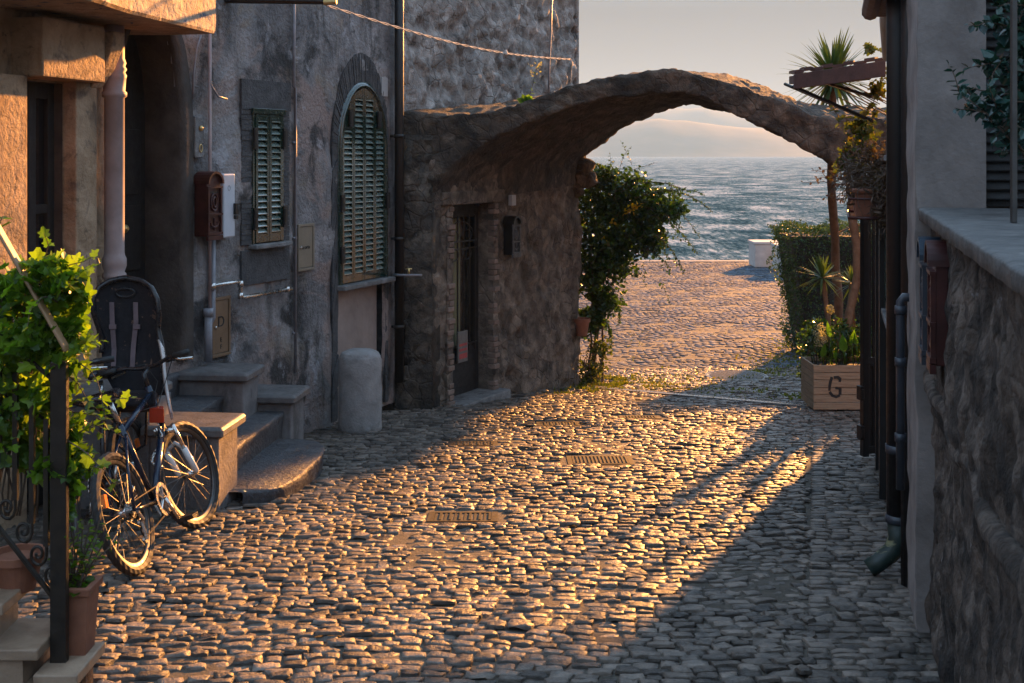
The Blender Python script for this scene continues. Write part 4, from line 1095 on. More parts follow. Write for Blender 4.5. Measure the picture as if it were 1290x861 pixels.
# green shutters
def rshut(y0, y1, w0, w1, nm_):
    mb = MB(); a, b = yu(y0), yu(y1)
    for (p, q) in ((a, a + .05), (b - .05, b), ((a + b) / 2 - .03, (a + b) / 2 + .03)): Rr.box(mb, p, q, -.03, .03, w0, w1)
    for (p, q) in ((w0, w0 + .06), (w1 - .06, w1)): Rr.box(mb, a, b, -.028, .028, p, q)
    w = w0 + .08
    while w < w1 - .08:
        for (p, q) in ((a + .05, (a + b) / 2 - .03), ((a + b) / 2 + .03, b - .05)):
            qd = [Rr.pt(p, .02, w - .012), Rr.pt(q, .02, w - .012), Rr.pt(q, -.015, w + .02), Rr.pt(p, -.015, w + .02)]
            mb.hexa(qd + [x + Vector((0, 0, .006)) for x in qd])
        w += .04
    s = obj(nm_, mb, M['green'], rh)
    mb = MB(); Rr.box(mb, a - .03, b + .03, -.03, .05, w0 - .04, w0 - .003); obj('sill', mb, M['stone'], s, bevel=.006)
    return s
rshut(6.75, 7.9, CAM - 1.02, CAM - .36, 'lower_shutter')
rshut(6.6, 7.5, CAM - .0, CAM + .46, 'upper_shutter')
# ornate mailboxes on the side wall
mbs = MB()
def yr(px): # y on the Rr plane for px
    k = (px - 645) / FP; return (1.87 - .27 * 5.3) / (k - .27)
# mailboxes on the near wall
yb_ = lambda px: yr(px)
def rmail(pxf, pxn, y_top, y_bot, mat, label, edge, far=None):
    yf = yb_(pxf); d = yf
    w1 = CAM - (y_top - 195) / FP * d; w0 = CAM - (y_bot - 195) / FP * d
    return mailbox('mailbox', Rr, yu(yf - .15) if far is None else far[0], yu(yf + .06) if far is None else far[1], w0, w1, mat, label, 'cast metal mailboxes', .12, edge)
class _RM: pass
t1 = mailbox('mailbox', RN, yu(4.84), yu(5.02), CAM - .86, CAM - .34, M['blue_metal'], 'blue black ornate mailbox on the near right wall, behind the dark red one', 'cast metal mailboxes', .055, M['pipe_blue'])
t2 = mailbox('mailbox', RN, yu(4.42), yu(4.60), CAM - .82, CAM - .325, M['red_metal'], 'dark red ornate mailbox under the ledge of the near right wall', 'cast metal mailboxes', .055, M['red_metal'])

# black gate leaf at the far end of the side house
gt = thing('iron_gate', 'tall narrow black iron gate frame folded back at the house corner', 'gate', Rr.pt(yu(9.5), .0, g(9.5)))
G = Fr((2.785, 9.42), R(78), 1)
mb = MB(); zt = CAM - .30; zb = g(9.4) + .02
for (a, b) in ((-.02, .03), (.15, .20)): G.box(mb, a, b, -.03, .03, zb, zt)
for w in (zb + .05, zb + .75, zt - .05): G.box(mb, .03, .15, -.02, .02, w - .03, w + .03)
obj('frame', mb, M['black'], gt, bevel=.004)
mb = MB()
for k in range(3): G.box(mb, .04 + .035 * k, .055 + .035 * k, -.01, .01, zb + .08, zt - .08)
G.box(mb, .04, .14, -.006, .004, zb + .08, zb + .72)
obj('bars', mb, M['black'], gt)
for w in (zb + .45, zb + .14):
    mb = MB(); G.box(mb, -.055, -.022, -.02, .05, w, w + .11); mb.cyl(G.pt(-.04, .055, w + .02), G.pt(-.04, .055, w + .09), .012); obj('hinge', mb, M['black'], gt, bevel=.003)
mb = MB(); mb.tube([G.pt(.17, .03, zb + 1.05), G.pt(.17, .08, zb + 1.05), G.pt(.11, .08, zb + 1.05)], .009, 8); obj('handle', mb, M['black'], gt)
# window bracket rail above the gate (second black frame toward camera)
mb = MB(); Rr.box(mb, yu(7.95), yu(8.05), -.02, .06, g(8) + .0, CAM - .27); Rr.box(mb, yu(8.95), yu(9.05), -.02, .05, g(9), CAM - .2); Rr.box(mb, yu(8.05), yu(8.95), -.02, .02, g(8.5), CAM - .3)
obj('side_door', mb, M['black'], rh, bevel=.004)

# ------------------------------------------------ awning
aw = thing('tiled_awning', 'small tiled awning with open bracket jutting from the side house above the arch', 'awning', Rr.pt(yu(8.6), .3, CAM + .5))
A0 = P(1001, 90, 8.8); A1 = P(1116, 72, 8.0); A2 = A1 + Vector((.32, .9, .05)); A3 = A0 + Vector((.18, .95, .05))
mb = MB()
th = Vector((0, 0, -.02))
nrow = 9
for i in range(nrow):
    for j in range(3):
        a = A0.lerp(A1, i / nrow); b = A0.lerp(A1, (i + 1) / nrow); c = A3.lerp(A2, (i + 1) / nrow); d = A3.lerp(A2, i / nrow)
        p = [a.lerp(d, j / 3), b.lerp(c, j / 3), b.lerp(c, (j + 1) / 3 + .03), a.lerp(d, (j + 1) / 3 + .03)]
        dz = Vector((0, 0, .012 * (i % 2) + .008 * j)); arc = []
        p = [q + dz for q in p]
        mb.hexa([q + th for q in p] + p)
obj('tiles', mb, M['awning'], aw)
mb = MB(); dn = Vector((0, 0, -.13))
mb.hexa([A0 + dn, A1 + dn, A1 + dn + Vector((0, .04, 0)), A0 + dn + Vector((0, .04, 0)), A0 + Vector((0, 0, -.022)), A1 + Vector((0, 0, -.022)), A1 + Vector((0, .04, -.022)), A0 + Vector((0, .04, -.022))])
mb.hexa([A0 + dn + Vector((.03, .05, .04)), A0 + dn + Vector((.07, .05, .04)), A3 + dn + Vector((.04, 0, .04)), A3 + dn + Vector((0, 0, .04)), A0 + Vector((.03, .05, -.025)), A0 + Vector((.07, .05, -.025)), A3 + Vector((.04, 0, -.025)), A3 + Vector((0, 0, -.025))])
obj('fascia', mb, M['awning'], aw, bevel=.004)
mb = MB(); W_ = P(1108, 158, 8.7)
mb.tube([A0 + Vector((.06, .3, -.10)), A1 + Vector((-.02, .3, -.12))], .016, 6)
mb.tube([A0 + Vector((.10, .3, -.11)), A1 + Vector((.03, .4, -.42))], .013, 6)
mb.tube([A0 + Vector((.10, .75, -.05)), A1 + Vector((.03, .8, -.36))], .013, 6)
mb.tube([A0.lerp(A1, .45) + Vector((0, .3, -.10)), A1 + Vector((.03, .4, -.25))], .012, 6)
obj('bracket', mb, M['black'], aw)

# ------------------------------------------------ planter box with G
pb = thing('planter_box', 'slatted wooden planter box with a black stencilled G on its front', 'planter', P(1060, 515, 12.1))
y = 12.0; x0 = (1024.5 - 645) / FP * y; x1 = x0 + .66; z0 = g(y) + .015; z1 = CAM - (460 - 195) / FP * y
mb = MB(); n = 6; hh_ = (z1 - z0) / n
for k in range(n):
    mb.box(((x0 + x1) / 2, y, z0 + hh_ * (k + .5)), (x1 - x0, .022, hh_ - .006))
    for xx in (x0 + .011, x1 - .011): mb.box((xx, y + .25, z0 + hh_ * (k + .5)), (.022, .476, hh_ - .006))
    mb.box(((x0 + x1) / 2, y + .50, z0 + hh_ * (k + .5)), (x1 - x0, .022, hh_ - .006))
obj('boards', mb, M['wood'], pb, bevel=.003)
mb = MB()
for xx in (x0 + .035, x1 - .035):
    for yy in (y + .03, y + .47): mb.box((xx, yy, (z0 + z1) / 2), (.025, .036, z1 - z0 - .01))
obj('corner_posts', mb, M['wood'], pb)
mb = MB(); mb.box(((x0 + x1) / 2, y + .25, z1 - .06), (x1 - x0 - .05, .46, .03)); obj('soil', mb, M['soil'], pb)
# stencilled G built from strokes
gx = (1051 - 645) / FP * y; gz = CAM - (488 - 195) / FP * y; s = .105
def wob(a, r=1): return 1 + .10 * fz((a * 2, r, 5), 1, 3)
pts = [(.50, .62), (.48, .85), (.2, 1.0), (-.3, .92), (-.48, .7)]
mb = MB()
def stroke(pl, wd):
    for i in range(len(pl) - 1):
        a = Vector((pl[i][0], 0, pl[i][1])); b = Vector((pl[i + 1][0], 0, pl[i + 1][1])); d = (b - a).normalized(); nn_ = Vector((-d.z, 0, d.x)) * wd * (.85 + .3 * random.random()) / 2
        a -= d * wd * .25; b += d * wd * .25
        q = [a - nn_, b - nn_, b + nn_, a + nn_]
        e = .0004 * i
        mb.prism([Vector((gx + p.x * s, y - .0115 - e, gz + p.z * s)) for p in q], (0, -.0015, 0))
stroke([(.50, .58), (.52, .80), (.30, .98), (-.02, .96)], .26)
stroke([(-.28, .93), (-.40, .55), (-.48, .1), (-.50, -.25)], .27)
stroke([(-.44, -.48), (-.20, -.80), (.15, -.92), (.45, -.80)], .27)
stroke([(.52, -.62), (.53, -.12), (.12, -.06)], .26)
obj('stencil_letter', mb, M['paint_mark'], pb)

# ------------------------------------------------ bollard
m_ = MB(); bc = Vector((-1.385, 10.86, g(10.86) - .02)); prof = [(.20, 0), (.198, .25), (.195, .5), (.194, .64), (.186, .69), (.165, .725), (.12, .745), (.05, .752), (.005, .753)]
pf = []
for i in range(len(prof) - 1):
    for k in range(4): pf.append((lerp(prof[i][0], prof[i + 1][0], k / 4), lerp(prof[i][1], prof[i + 1][1], k / 4)))
pf.append(prof[-1]); m_.lathe(pf, bc, 40)
for i, p in enumerate(m_.v):
    d = p - bc; r2 = Vector((d.x, d.y, 0)); k = fz(p, 5, 4) * .006 + fz(p, 22, 2) * .003
    m_.v[i] = p + (r2.normalized() * k if r2.length > .02 else Vector((0, 0, 0)))
tag(obj('stone_bollard', m_, M['bollard'], smooth=True), 'thick round topped stone bollard standing against the plastered house', 'bollard')

# ------------------------------------------------ entrance stairs
st = thing('entrance_stairs', 'dark stone steps between low parapet walls leading up to the left doorway', 'stairs', (-1.9, 8.8, g(8.8)))
Sx = Vector((-.995, .10, 0)); Sy = Vector((.10, .995, 0))   # into the wall / along the wall
SM = Matrix(((Sx.x, Sy.x, 0), (Sx.y, Sy.y, 0), (0, 0, 1)))
O = Vector((-1.88, 7.62, 0))     # near right corner of the near parapet
def sp(a, b, z): q = O + Sx * a + Sy * b; return Vector((q.x, q.y, z))
def sbox(mb, a0, a1, b0, b1, z0, z1): mb.box(sp((a0 + a1) / 2, (b0 + b1) / 2, (z0 + z1) / 2), (a1 - a0, b1 - b0, z1 - z0), SM)
def capm(a0, a1, b0, b1, z):
    mb = MB(); o_ = .045
    for k, (e, zz) in enumerate([(.010, -.07), (0, -.055), (-.0, -.02), (.012, 0)]):
        for (a, b) in ((a0 - o_ + e, b0 - o_ + e), (a1 + o_ - e, b0 - o_ + e), (a1 + o_ - e, b1 + o_ - e), (a0 - o_ + e, b1 + o_ - e)):
            mb.v.append(sp(a, b, z + zz))
    for k in range(3):
        for i in range(4): j = (i + 1) % 4; mb.f.append((k * 4 + i, k * 4 + j, k * 4 + 4 + j, k * 4 + 4 + i))
    mb.f += [(3, 2, 1, 0), (12, 13, 14, 15)]
    return mb
ZA = CAM - 1.74
for (a0, a1, b0, b1, z) in ((0, .46, 0, .38, ZA), (.46, 1.15, 0, .38, ZA + .21), (.05, .52, 1.80, 2.18, CAM - 1.90), (.31, .98, 1.42, 1.79, CAM - 1.66)):
    mb = MB(); sbox(mb, a0, a1, b0, b1, g(8) - .3, z - .07); obj('parapet', mb, M['parapet'], st, bevel=.012)
    obj('coping', capm(a0 + (.0 if a0 < .4 else .05), a1, b0, b1, z), M['cap'], st, bevel=.014)
# steps, front edges rounded and rough
def step(a_front, a_back, b0, b1, z, zlow, rnd_=0.0, nm_='step'):
    mb = MB(); out = []
    n = 30
    for i in range(n + 1):
        b = lerp(b0, b1, i / n); t_ = abs((b - (b0 + b1) / 2) / ((b1 - b0) / 2))
        a = a_front + rnd_ * (1 - math.sqrt(max(0, 1 - t_ ** 3.2)))
        out.append((a, b))
    top = [sp(a + .02, b, z) for a, b in out]; m = len(top)
    lay = []
    for zz, e in ((z, .012), (z - .012, .0), (z - .05, 0.006), (z - .10, .012), (z - .16, .016), (zlow, .018)):
        lay.append([sp(a + e + fz((a * 9, b * 9, zz * 14), 1, 3) * (.012 if zz < z else .003), b, zz) for a, b in out])
    for l in lay: mb.v += l
    for k in range(len(lay) - 1):
        for i in range(m - 1): mb.f.append((k * m + i, (k + 1) * m + i, (k + 1) * m + i + 1, k * m + i + 1))
    base = len(mb.v); mb.v += [sp(a_back, b, z) for a, b in out]
    for i in range(m - 1): mb.f.append((i, i + 1, base + i + 1, base + i))
    base2 = len(mb.v); mb.v += [sp(a_back, b, zlow) for a, b in out]
    obj(nm_, mb, M['step_stone'], st, True)
M['step_stone'] = surf('worn_dark_step', [(.3, (.025, .025, .028)), (.7, (.085, .085, .09))], 8, .5, 1, 40, .015)
step(-.36, .2, .20, 1.66, CAM - 2.215, g(8) - .3, .26)
step(.10, .6, .38, 1.79, CAM - 2.03, CAM - 2.3)
step(.46, .9, .38, 1.42, CAM - 1.84, CAM - 2.1)
step(.80, 1.6, .38, 1.42, CAM - 1.66, CAM - 1.9)
mb = MB(); sbox(mb, .0, 1.4, .381, 1.6, g(8) - .3, CAM - 2.24); obj('stair_core', mb, M['dark_stone'], st)

# ------------------------------------------------ near steps with railing
ns = thing('garden_steps', 'short flight of warm travertine steps on a rough base at the near left corner', 'steps', (-1.8, 4.5, g(4.5)))
def slab3(x0, x1, y0, y1, zt, th): 
    mb = MB(); mb.box(((x0 + x1) / 2, (y0 + y1) / 2, zt - th / 2), (x1 - x0, y1 - y0, th)); return mb
Yn, Yf = 4.28, 4.58
for (pxf, pyf, wd_) in ((133, 808, .16), (86, 778, .30), (45, 725, .30), (0, 672, .30)):
    q = P(pxf, pyf, Yf); zt = q.z
    obj('tread', slab3(q.x - wd_, q.x, Yn, Yf, zt, .042), M['travertine'], ns, bevel=.006)
    mb = MB(); zl = zt - .19
    mb.box((q.x - .05 - wd_ / 2, (Yn + Yf) / 2, zt - .042 - .09), (wd_ - .02, Yf - Yn - .04, .172)); obj('riser', mb, M['travertine'], ns)
mb = MB(); us = np.linspace(-2.6, P(104, 0, Yn).x, 34); 
for j, w in enumerate(np.linspace(-.3, 1, 40)):
    for u in us:
        top = g(4.5) - .05 + max(0, (P(133, 0, Yf).x - u)) * 1.13 - .14
        z = lerp(g(4.5) - .3, max(top, g(4.5) + .02), max(0, min(1, w)))
        q = Vector((u, Yn + .02, z)); mb.v.append(Vector((u, Yn - .01 - abs(fz(q, 5, 4)) * .07, z)))
m_ = len(us)
for j in range(39):
    for i in range(m_ - 1): mb.f.append((j * m_ + i, j * m_ + i + 1, (j + 1) * m_ + i + 1, (j + 1) * m_ + i))
obj('rough_base', mb, M['near_wall'], ns, True)
q = P(133, 808, Yf)
mb = MB(); mb.box((q.x - .14, 4.43, g(4.5) + (q.z - .05 - g(4.5)) / 2 - .05), (.22, .24, q.z - .05 - g(4.5) + .1)); obj('stone_block', mb, M['near_wall'], ns, bevel=.02)

rl = thing('iron_railing', 'black wrought iron stair railing with spiral scrolls and a sloping wooden handrail', 'railing', P(76, 843, 4.42))
YR = 4.40
def rp_(px, py, y=YR): return P(px, py, y)
mb = MB(); mb.box((rp_(75, 0).x, YR, (rp_(0, 842).z + rp_(0, 455).z) / 2), (.060, .035, rp_(0, 455).z - rp_(0, 842).z)); obj('post', mb, M['iron'], rl, bevel=.004)
for i, (cx, cy_) in enumerate(((9, 640), (30, 669), (48, 698), (66, 724), (-12, 612), (-34, 580))):
    mb = MB(); pts = []
    for k in range(40):
        t_ = k / 39; a = -R(100) + t_ * R(560); r_ = lerp(10.5, 2.2, t_ ** .8)
        pts.append(rp_(cx + r_ * math.cos(a) * .9 * (1 if True else 1), cy_ - r_ * 1.25 * math.sin(a) * -1))
    # stem: comes down on the right side and curls under
    stem = [rp_(cx + 10.5, cy_ - 90), rp_(cx + 10.5, cy_ - 20), rp_(cx + 10.3, cy_ + 2), rp_(cx + 8.0, cy_ + 10), rp_(cx + 3, cy_ + 14.5)]
    sp_ = [rp_(cx + r_ * math.cos(a), cy_ + r_ * 1.3 * math.sin(a)) for (r_, a) in [(lerp(11, 2.2, (k / 34) ** .85), R(75) + k / 34 * R(480)) for k in range(35)]]
    mb.tube(stem + sp_, .0062, 6); obj('scroll', mb, M['iron'], rl, True)
    mb = MB(); mb.box(((rp_(cx + 10.5, 0).x), YR, (rp_(0, cy_ - 10).z + rp_(0, cy_ - 170).z) / 2), (.018, .018, rp_(0, cy_ - 170).z - rp_(0, cy_ - 10).z)); obj('bar', mb, M['iron'], rl)
mb = MB(); mb.tube([rp_(-60, 590), rp_(82, 772)], .011, 6); obj('bottom_rail', mb, M['iron'], rl)
mb = MB(); mb.tube([rp_(-60, 372), rp_(80, 490)], .009, 6); obj('upper_rail', mb, M['iron'], rl)
mb = MB(); a, b = rp_(-40, 222), rp_(84, 440); d = (b - a).normalized(); up = Vector((-d.z, 0, d.x)) * -.022 if d.x > 0 else Vector((0, 0, .02))
mb.hexa([a - Vector((0, .025, .012)), b - Vector((0, .025, .012)), b + Vector((0, .025, -.012)), a + Vector((0, .025, -.012)),
         a - Vector((0, .025, -.014)), b - Vector((0, .025, -.014)), b + Vector((0, .025, .014)), a + Vector((0, .025, .014))])
obj('handrail', mb, M['rail_wood'], rl, bevel=.006)
# tall terracotta pot on the lowest tread
pc_ = P(96, 822, 4.50); 
pt_ = thing('flower_pot', 'tall square terracotta pot on the lowest near step behind the railing post', 'pot', pc_)
def sq_pot(c, a, b, h, t_=.012):
    mb = MB(); rings = []
    for (r_, z) in ((a, 0), (b, h - .03), (b + .010, h - .03), (b + .012, h), (b - t_, h), (b - t_ - .005, h - .05)):
        rings.append([c + Vector((sx * r_, sy * r_, z)) for sx, sy in ((-1, -1), (1, -1), (1, 1), (-1, 1))])
    for r_ in rings: mb.v += r_
    for k in range(len(rings) - 1):
        for i in range(4): j = (i + 1) % 4; mb.f.append((k * 4 + i, k * 4 + j, k * 4 + 4 + j, k * 4 + 4 + i))
    mb.f.append((3, 2, 1, 0)); mb.f.append(tuple(range((len(rings) - 1) * 4, len(rings) * 4))); return mb
obj('body', sq_pot(pc_, .052, .066, .265), M['terracotta'], pt_, bevel=.004)
mb = MB(); mb.box(pc_ + Vector((0, 0, .222)), (.10, .10, .012)); obj('soil', mb, M['soil'], pt_)
# round pots behind the railing
def round_pot(c, r_, h, label, mat='terracotta'):
    mb = MB(); mb.lathe([(r_ * .68, 0), (r_ * .95, h * .8), (r_ * 1.08, h * .8), (r_ * 1.1, h), (r_ * .95, h), (r_ * .9, h * .85), (.005, h * .84)], c, 24)
    return tag(obj('flower_pot', mb, M[mat], smooth=False), label, 'pot', 'terracotta flower pots')
round_pot(P(22, 742, 4.50), .095, .14, 'round terracotta pot behind the railing scrolls on the upper near step')

# ------------------------------------------------ dark lattice fence upper right
fn = thing('lattice_fence', 'dark slatted screen with a thin steel post standing above the pale ledge', 'fence', Rr.pt(yu(4.8), -.6, CAM + LH))
mb = MB(); X0 = (1236 - 645) / FP * 5.28; 
mb.box((X0 + .9, 5.30, CAM + .75), (1.8, .03, 1.96))
fw = obj('backing', mb, M['dark_wood'], fn)
mb = MB()
for k in range(46):
    z = CAM - .2 + k * .042
    mb.hexa([(X0, 5.265, z), (X0 + 1.8, 5.265, z), (X0 + 1.8, 5.283, z + .03), (X0, 5.283, z + .03), (X0, 5.263, z + .006), (X0 + 1.8, 5.263, z + .006), (X0 + 1.8, 5.281, z + .036), (X0, 5.281, z + .036)])
obj('slats', mb, M['dark_wood'], fn)
mb = MB(); pq = P(1277, 281, 4.1); mb.box((pq.x, 4.1, pq.z + 1.0), (.018, .022, 2.0)); obj('post', mb, M['rim'], fn, bevel=.003)

# ------------------------------------------------ bicycles
def rot_z(a): return Matrix.Rotation(a, 3, 'Z')
def wheel(parent, T_, c, r, axis_rot=None, name='wheel', reflector=False, cassette=False):
    """wheel in the bike's local x-z plane at c; T_ maps local->world"""
    A = axis_rot or Matrix.Identity(3)
    f = lambda x, y, z: T_(Vector(c) + A @ Vector((x, y, z)))
    mb = MB(); N = 72; K = 8; tr = .024
    for i in range(N):
        a = 2 * math.pi * i / N
        for k in range(K):
            b = 2 * math.pi * k / K; e = .0045 if (i + k) % 2 and math.cos(b) > -.2 else 0
            rr_ = r - tr + (tr + e) * math.cos(b); mb.v.append(f(rr_ * math.cos(a), (tr + e * .5) * math.sin(b), rr_ * math.sin(a)))
    for i in range(N):
        for k in range(K): j = (i + 1) % N; l = (k + 1) % K; mb.f.append((i * K + k, i * K + l, j * K + l, j * K + k))
    w = obj(name, mb, M['rubber'], parent)
    mb = MB(); ri = r - .05
    prof = [(ri + .012, -.013), (ri - .010, -.011), (ri - .018, 0), (ri - .010, .011), (ri + .012, .013)]
    for i in range(N):
        a = 2 * math.pi * i / N
        for (q, y_) in prof: mb.v.append(f(q * math.cos(a), y_, q * math.sin(a)))
    for i in range(N):
        j = (i + 1) % N
        for k in range(4): mb.f.append((i * 5 + k, i * 5 + k + 1, j * 5 + k + 1, j * 5 + k))
    obj('rim', mb, M['rim'], w, True)
    mb = MB(); mb.tube([f(0, -.05, 0), f(0, -.03, 0), f(0, -.028, 0), f(0, .028, 0), f(0, .03, 0), f(0, .05, 0)], [.012, .014, .024, .024, .014, .012], 12); obj('hub', mb, M['steel'], w, True)
    mb = MB()
    for i in range(32):
        a = 2 * math.pi * i / 32; s_ = .026 if i % 2 else -.026; a2 = a + (.5 if (i // 2) % 2 else -.5)
        mb.tube([f(.022 * math.cos(a2), s_, .022 * math.sin(a2)), f((ri - .014) * math.cos(a), 0, (ri - .014) * math.sin(a))], .0014, 4, caps=False)
    obj('spokes', mb, M['spoke'], w)
    if reflector:
        mb = MB(); a = R(150); c0 = f(.21 * math.cos(a), -.012, .21 * math.sin(a))
        q = [f(.21 * math.cos(a) + dx, dy, .21 * math.sin(a) + dz) for dx, dz in ((-.02, -.032), (.012, -.036), (.026, .028), (-.004, .036)) for dy in (-.012,)]
        mb.prism(q, f(0, .02, 0) - f(0, 0, 0)); obj('reflector', mb, M['orange'], w)
    if cassette:
        mb = MB()
        for k in range(6):
            rr_ = .052 - k * .006; y_ = -.032 - k * .0045; mb.tube([f(0, y_, 0), f(0, y_ - .002, 0)], rr_, 20)
        obj('cassette', mb, M['steel'], w)
    return w
def bicycle(name, label, T_, fm, steer, seat_child=False, white_fork=True):
    t = thing(name, label, 'bicycle', T_(Vector((.5, 0, 0))), 'bicycles leaning by the stairs')
    r = .325
    RH = Vector((0, 0, r)); BBv = Vector((.43, 0, .29)); ST = Vector((.28, 0, .76)); HT = Vector((.82, 0, .88)); HB = Vector((.86, 0, .66)); FH = Vector((1.00, 0, r))
    tb = lambda pts, rr_, n=10: (MBt.tube([T_(Vector(p)) for p in pts], rr_, n))
    MBt = MB(); tb([BBv, ST], .016); tb([BBv, HB], .021); tb([ST + Vector((.01, 0, -.04)), HT + Vector((0, 0, -.02))], .017); tb([HT + Vector((0, 0, .03)), HB + Vector((.01, 0, -.03))], .020)
    for s in (-1, 1):
        tb([BBv + Vector((0, s * .025, 0)), Vector((.12, s * .05, r - .01)), RH + Vector((0, s * .062, 0))], .009, 8); tb([ST + Vector((0, s * .015, -.06)), Vector((.1, s * .05, r + .22)), RH + Vector((0, s * .062, 0))], .008, 8)
    tb([BBv + Vector((0, -.04, 0)), BBv + Vector((0, .04, 0))], .022)
    obj('frame', MBt, fm, t, True)
    MBt = MB(); tb([ST, ST + Vector((-.04, 0, .13))], .0135); obj('seat_post', MBt, M['steel'], t, True)
    # saddle
    mb = MB(); S0 = ST + Vector((-.045, 0, .15)); secs = []
    for i in range(9):
        x = lerp(-.13, .15, i / 8); w = .075 * (1 - (i / 8)) ** .8 + .018; secs.append([(x, w * math.cos(a), .02 + .02 * math.sin(a) + .012 * math.cos(i)) for a in [2 * math.pi * k / 10 for k in range(10)]])
    for s in secs:
        for p in s: mb.v.append(T_(S0 + Vector(p)))
    for i in range(8):
        for k in range(10): l = (k + 1) % 10; mb.f.append((i * 10 + k, i * 10 + l, (i + 1) * 10 + l, (i + 1) * 10 + k))
    mb.f.append(tuple(range(10))); mb.f.append(tuple(range(80, 90))); obj('saddle', mb, M['plastic'], t, True)
    wheel(t, T_, RH, r, None, 'rear_wheel', True, True)
    A = rot_z(steer); pivot = HB
    Rot = lambda v: pivot + Matrix.Rotation(steer, 3, (HT - HB).normalized()) @ (Vector(v) - pivot)
    Tf = lambda v: T_(Rot(v))
    FH2 = FH
    wheel(t, Tf, FH2, r, None, 'front_wheel')
    MBt = MB(); cr = HB + Vector((.01, 0, -.04))
    MBt.tube([Tf(cr + Vector((0, -.065, 0))), Tf(cr + Vector((0, .065, 0)))], .017, 10)
    for s in (-1, 1): MBt.tube([Tf(cr + Vector((0, s * .062, .03))), Tf(cr.lerp(FH, .5) + Vector((0, s * .062, 0)))], .013, 10)
    f = obj('fork', MBt, M['steel'], t, True)
    MBt = MB()
    for s in (-1, 1): MBt.tube([Tf(cr.lerp(FH, .42) + Vector((0, s * .062, 0))), Tf(cr.lerp(FH, .95) + Vector((0, s * .062, 0))), Tf(FH + Vector((0, s * .055, 0)))], [.019, .018, .012], 10)
    MBt.tube([Tf(cr.lerp(FH, .42) + Vector((0, -.06, 0))), Tf(cr.lerp(FH, .36) + Vector((.03, 0, .02))), Tf(cr.lerp(FH, .42) + Vector((0, .06, 0)))], .012, 8)
    obj('fork_leg', MBt, M['white_paint'] if white_fork else fm, f, True)
    # handlebar
    MBt = MB(); MBt.tube([Tf(HT + Vector((0, 0, .02))), Tf(HT + Vector((-.01, 0, .10))), Tf(HT + Vector((.06, 0, .13)))], .015, 10)
    hb = HT + Vector((.06, 0, .135))
    MBt.tube([Tf(hb + Vector((-.05, -.30, .03))), Tf(hb + Vector((-.01, -.15, .025))), Tf(hb + Vector((0, -.05, 0))), Tf(hb + Vector((0, .05, 0))), Tf(hb + Vector((-.01, .15, .025))), Tf(hb + Vector((-.05, .30, .03)))], .0125, 10)
    h = obj('handlebar', MBt, M['plastic'], t, True)
    for s in (-1, 1):
        MBt = MB(); MBt.tube([Tf(hb + Vector((-.033, s * .20, .028))), Tf(hb + Vector((-.052, s * .31, .031)))], .0175, 12); obj('grip', MBt, M['rubber'], h, True)
        MBt = MB(); MBt.tube([Tf(hb + Vector((.0, s * .17, .02))), Tf(hb + Vector((.04, s * .19, .0))), Tf(hb + Vector((.03, s * .28, -.01)))], .007, 8); obj('brake_lever', MBt, M['steel'], h, True)
    # cables
    MBt = MB()
    for s in (-1, 1): MBt.tube([Tf(hb + Vector((0, s * .17, .02))), Tf(hb + Vector((.12, s * .10, .02))), Tf(hb + Vector((.10, s * .03, -.10))), T_(HT + Vector((.01, s * .02, -.10))), T_(HT.lerp(ST, .5) + Vector((0, 0, -.03)))], .003, 5)
    obj('cables', MBt, M['rubber'], t, True)
    # crank set
    mb = MB(); f2 = lambda x, y, z: T_(BBv + Vector((x, y, z)))
    for (rr_, y_) in ((.092, -.052), (.072, -.044)):
        N = 44; b = len(mb.v)
        for i in range(N):
            a = 2 * math.pi * i / N
            for q in (rr_ + (.004 if i % 2 else 0), rr_ - .022): 
                for yy in (y_, y_ - .003): mb.v.append(f2(q * math.cos(a), yy, q * math.sin(a)))
        for i in range(N):
            j = (i + 1) % N
            for (p, q) in ((0, 2), (3, 1), (1, 0), (2, 3)): mb.f.append((b + i * 4 + p, b + i * 4 + q, b + j * 4 + q, b + j * 4 + p))
        for k in range(5):
            a = 2 * math.pi * k / 5; mb.tube([f2(.01 * math.cos(a), y_, .01 * math.sin(a)), f2((rr_ - .015) * math.cos(a), y_, (rr_ - .015) * math.sin(a))], .006, 6)
    cs = obj('chainring', mb, M['steel'], t)
    for s, ang in ((-1, R(-60)), (1, R(120))):
        mb = MB(); e = Vector((.17 * math.cos(ang), 0, .17 * math.sin(ang))); mb.tube([T_(BBv + Vector((0, s * .062, 0))), T_(BBv + e + Vector((0, s * .075, 0)))], [.012, .009], 8); c_ = obj('crank', mb, M['steel'], t, True)
        mb = MB(); pc = BBv + e + Vector((0, s * .125, 0))
        mb.hexa([T_(pc + Vector(v)) for v in ((-.045, -.045, -.012), (.045, -.045, -.012), (.045, .045, -.012), (-.045, .045, -.012), (-.045, -.045, .012), (.045, -.045, .012), (.045, .045, .012), (-.045, .045, .012))]); obj('pedal', mb, M['plastic'], c_)
    mb = MB(); pts = []
    c1, r1, c2, r2 = BBv, .082, RH, .040
    for i in range(13): a = R(95) - R(190) * i / 12; pts.append(f2(r1 * math.cos(a), -.05, r1 * math.sin(a)))
    low = Vector((.06, -.05, -.14)); 
    pts += [T_(RH + Vector((.10, -.05, -.16))), T_(RH + Vector((.05, -.05, -.17))), T_(RH + Vector((.03, -.05, -.12))), T_(RH + Vector((.06, -.05, -.075))), T_(RH + Vector((.045, -.05, -.03)))]
    for i in range(7): a = R(-30) - R(250) * i / 6 * .55 ; pts.append(T_(RH + Vector((r2 * math.cos(a), -.05, r2 * math.sin(a)))))
    pts.append(T_(RH + Vector((.02, -.05, r2))))
    mb.tube(pts, .0042, 5, True); obj('chain', mb, M['cast'], t)
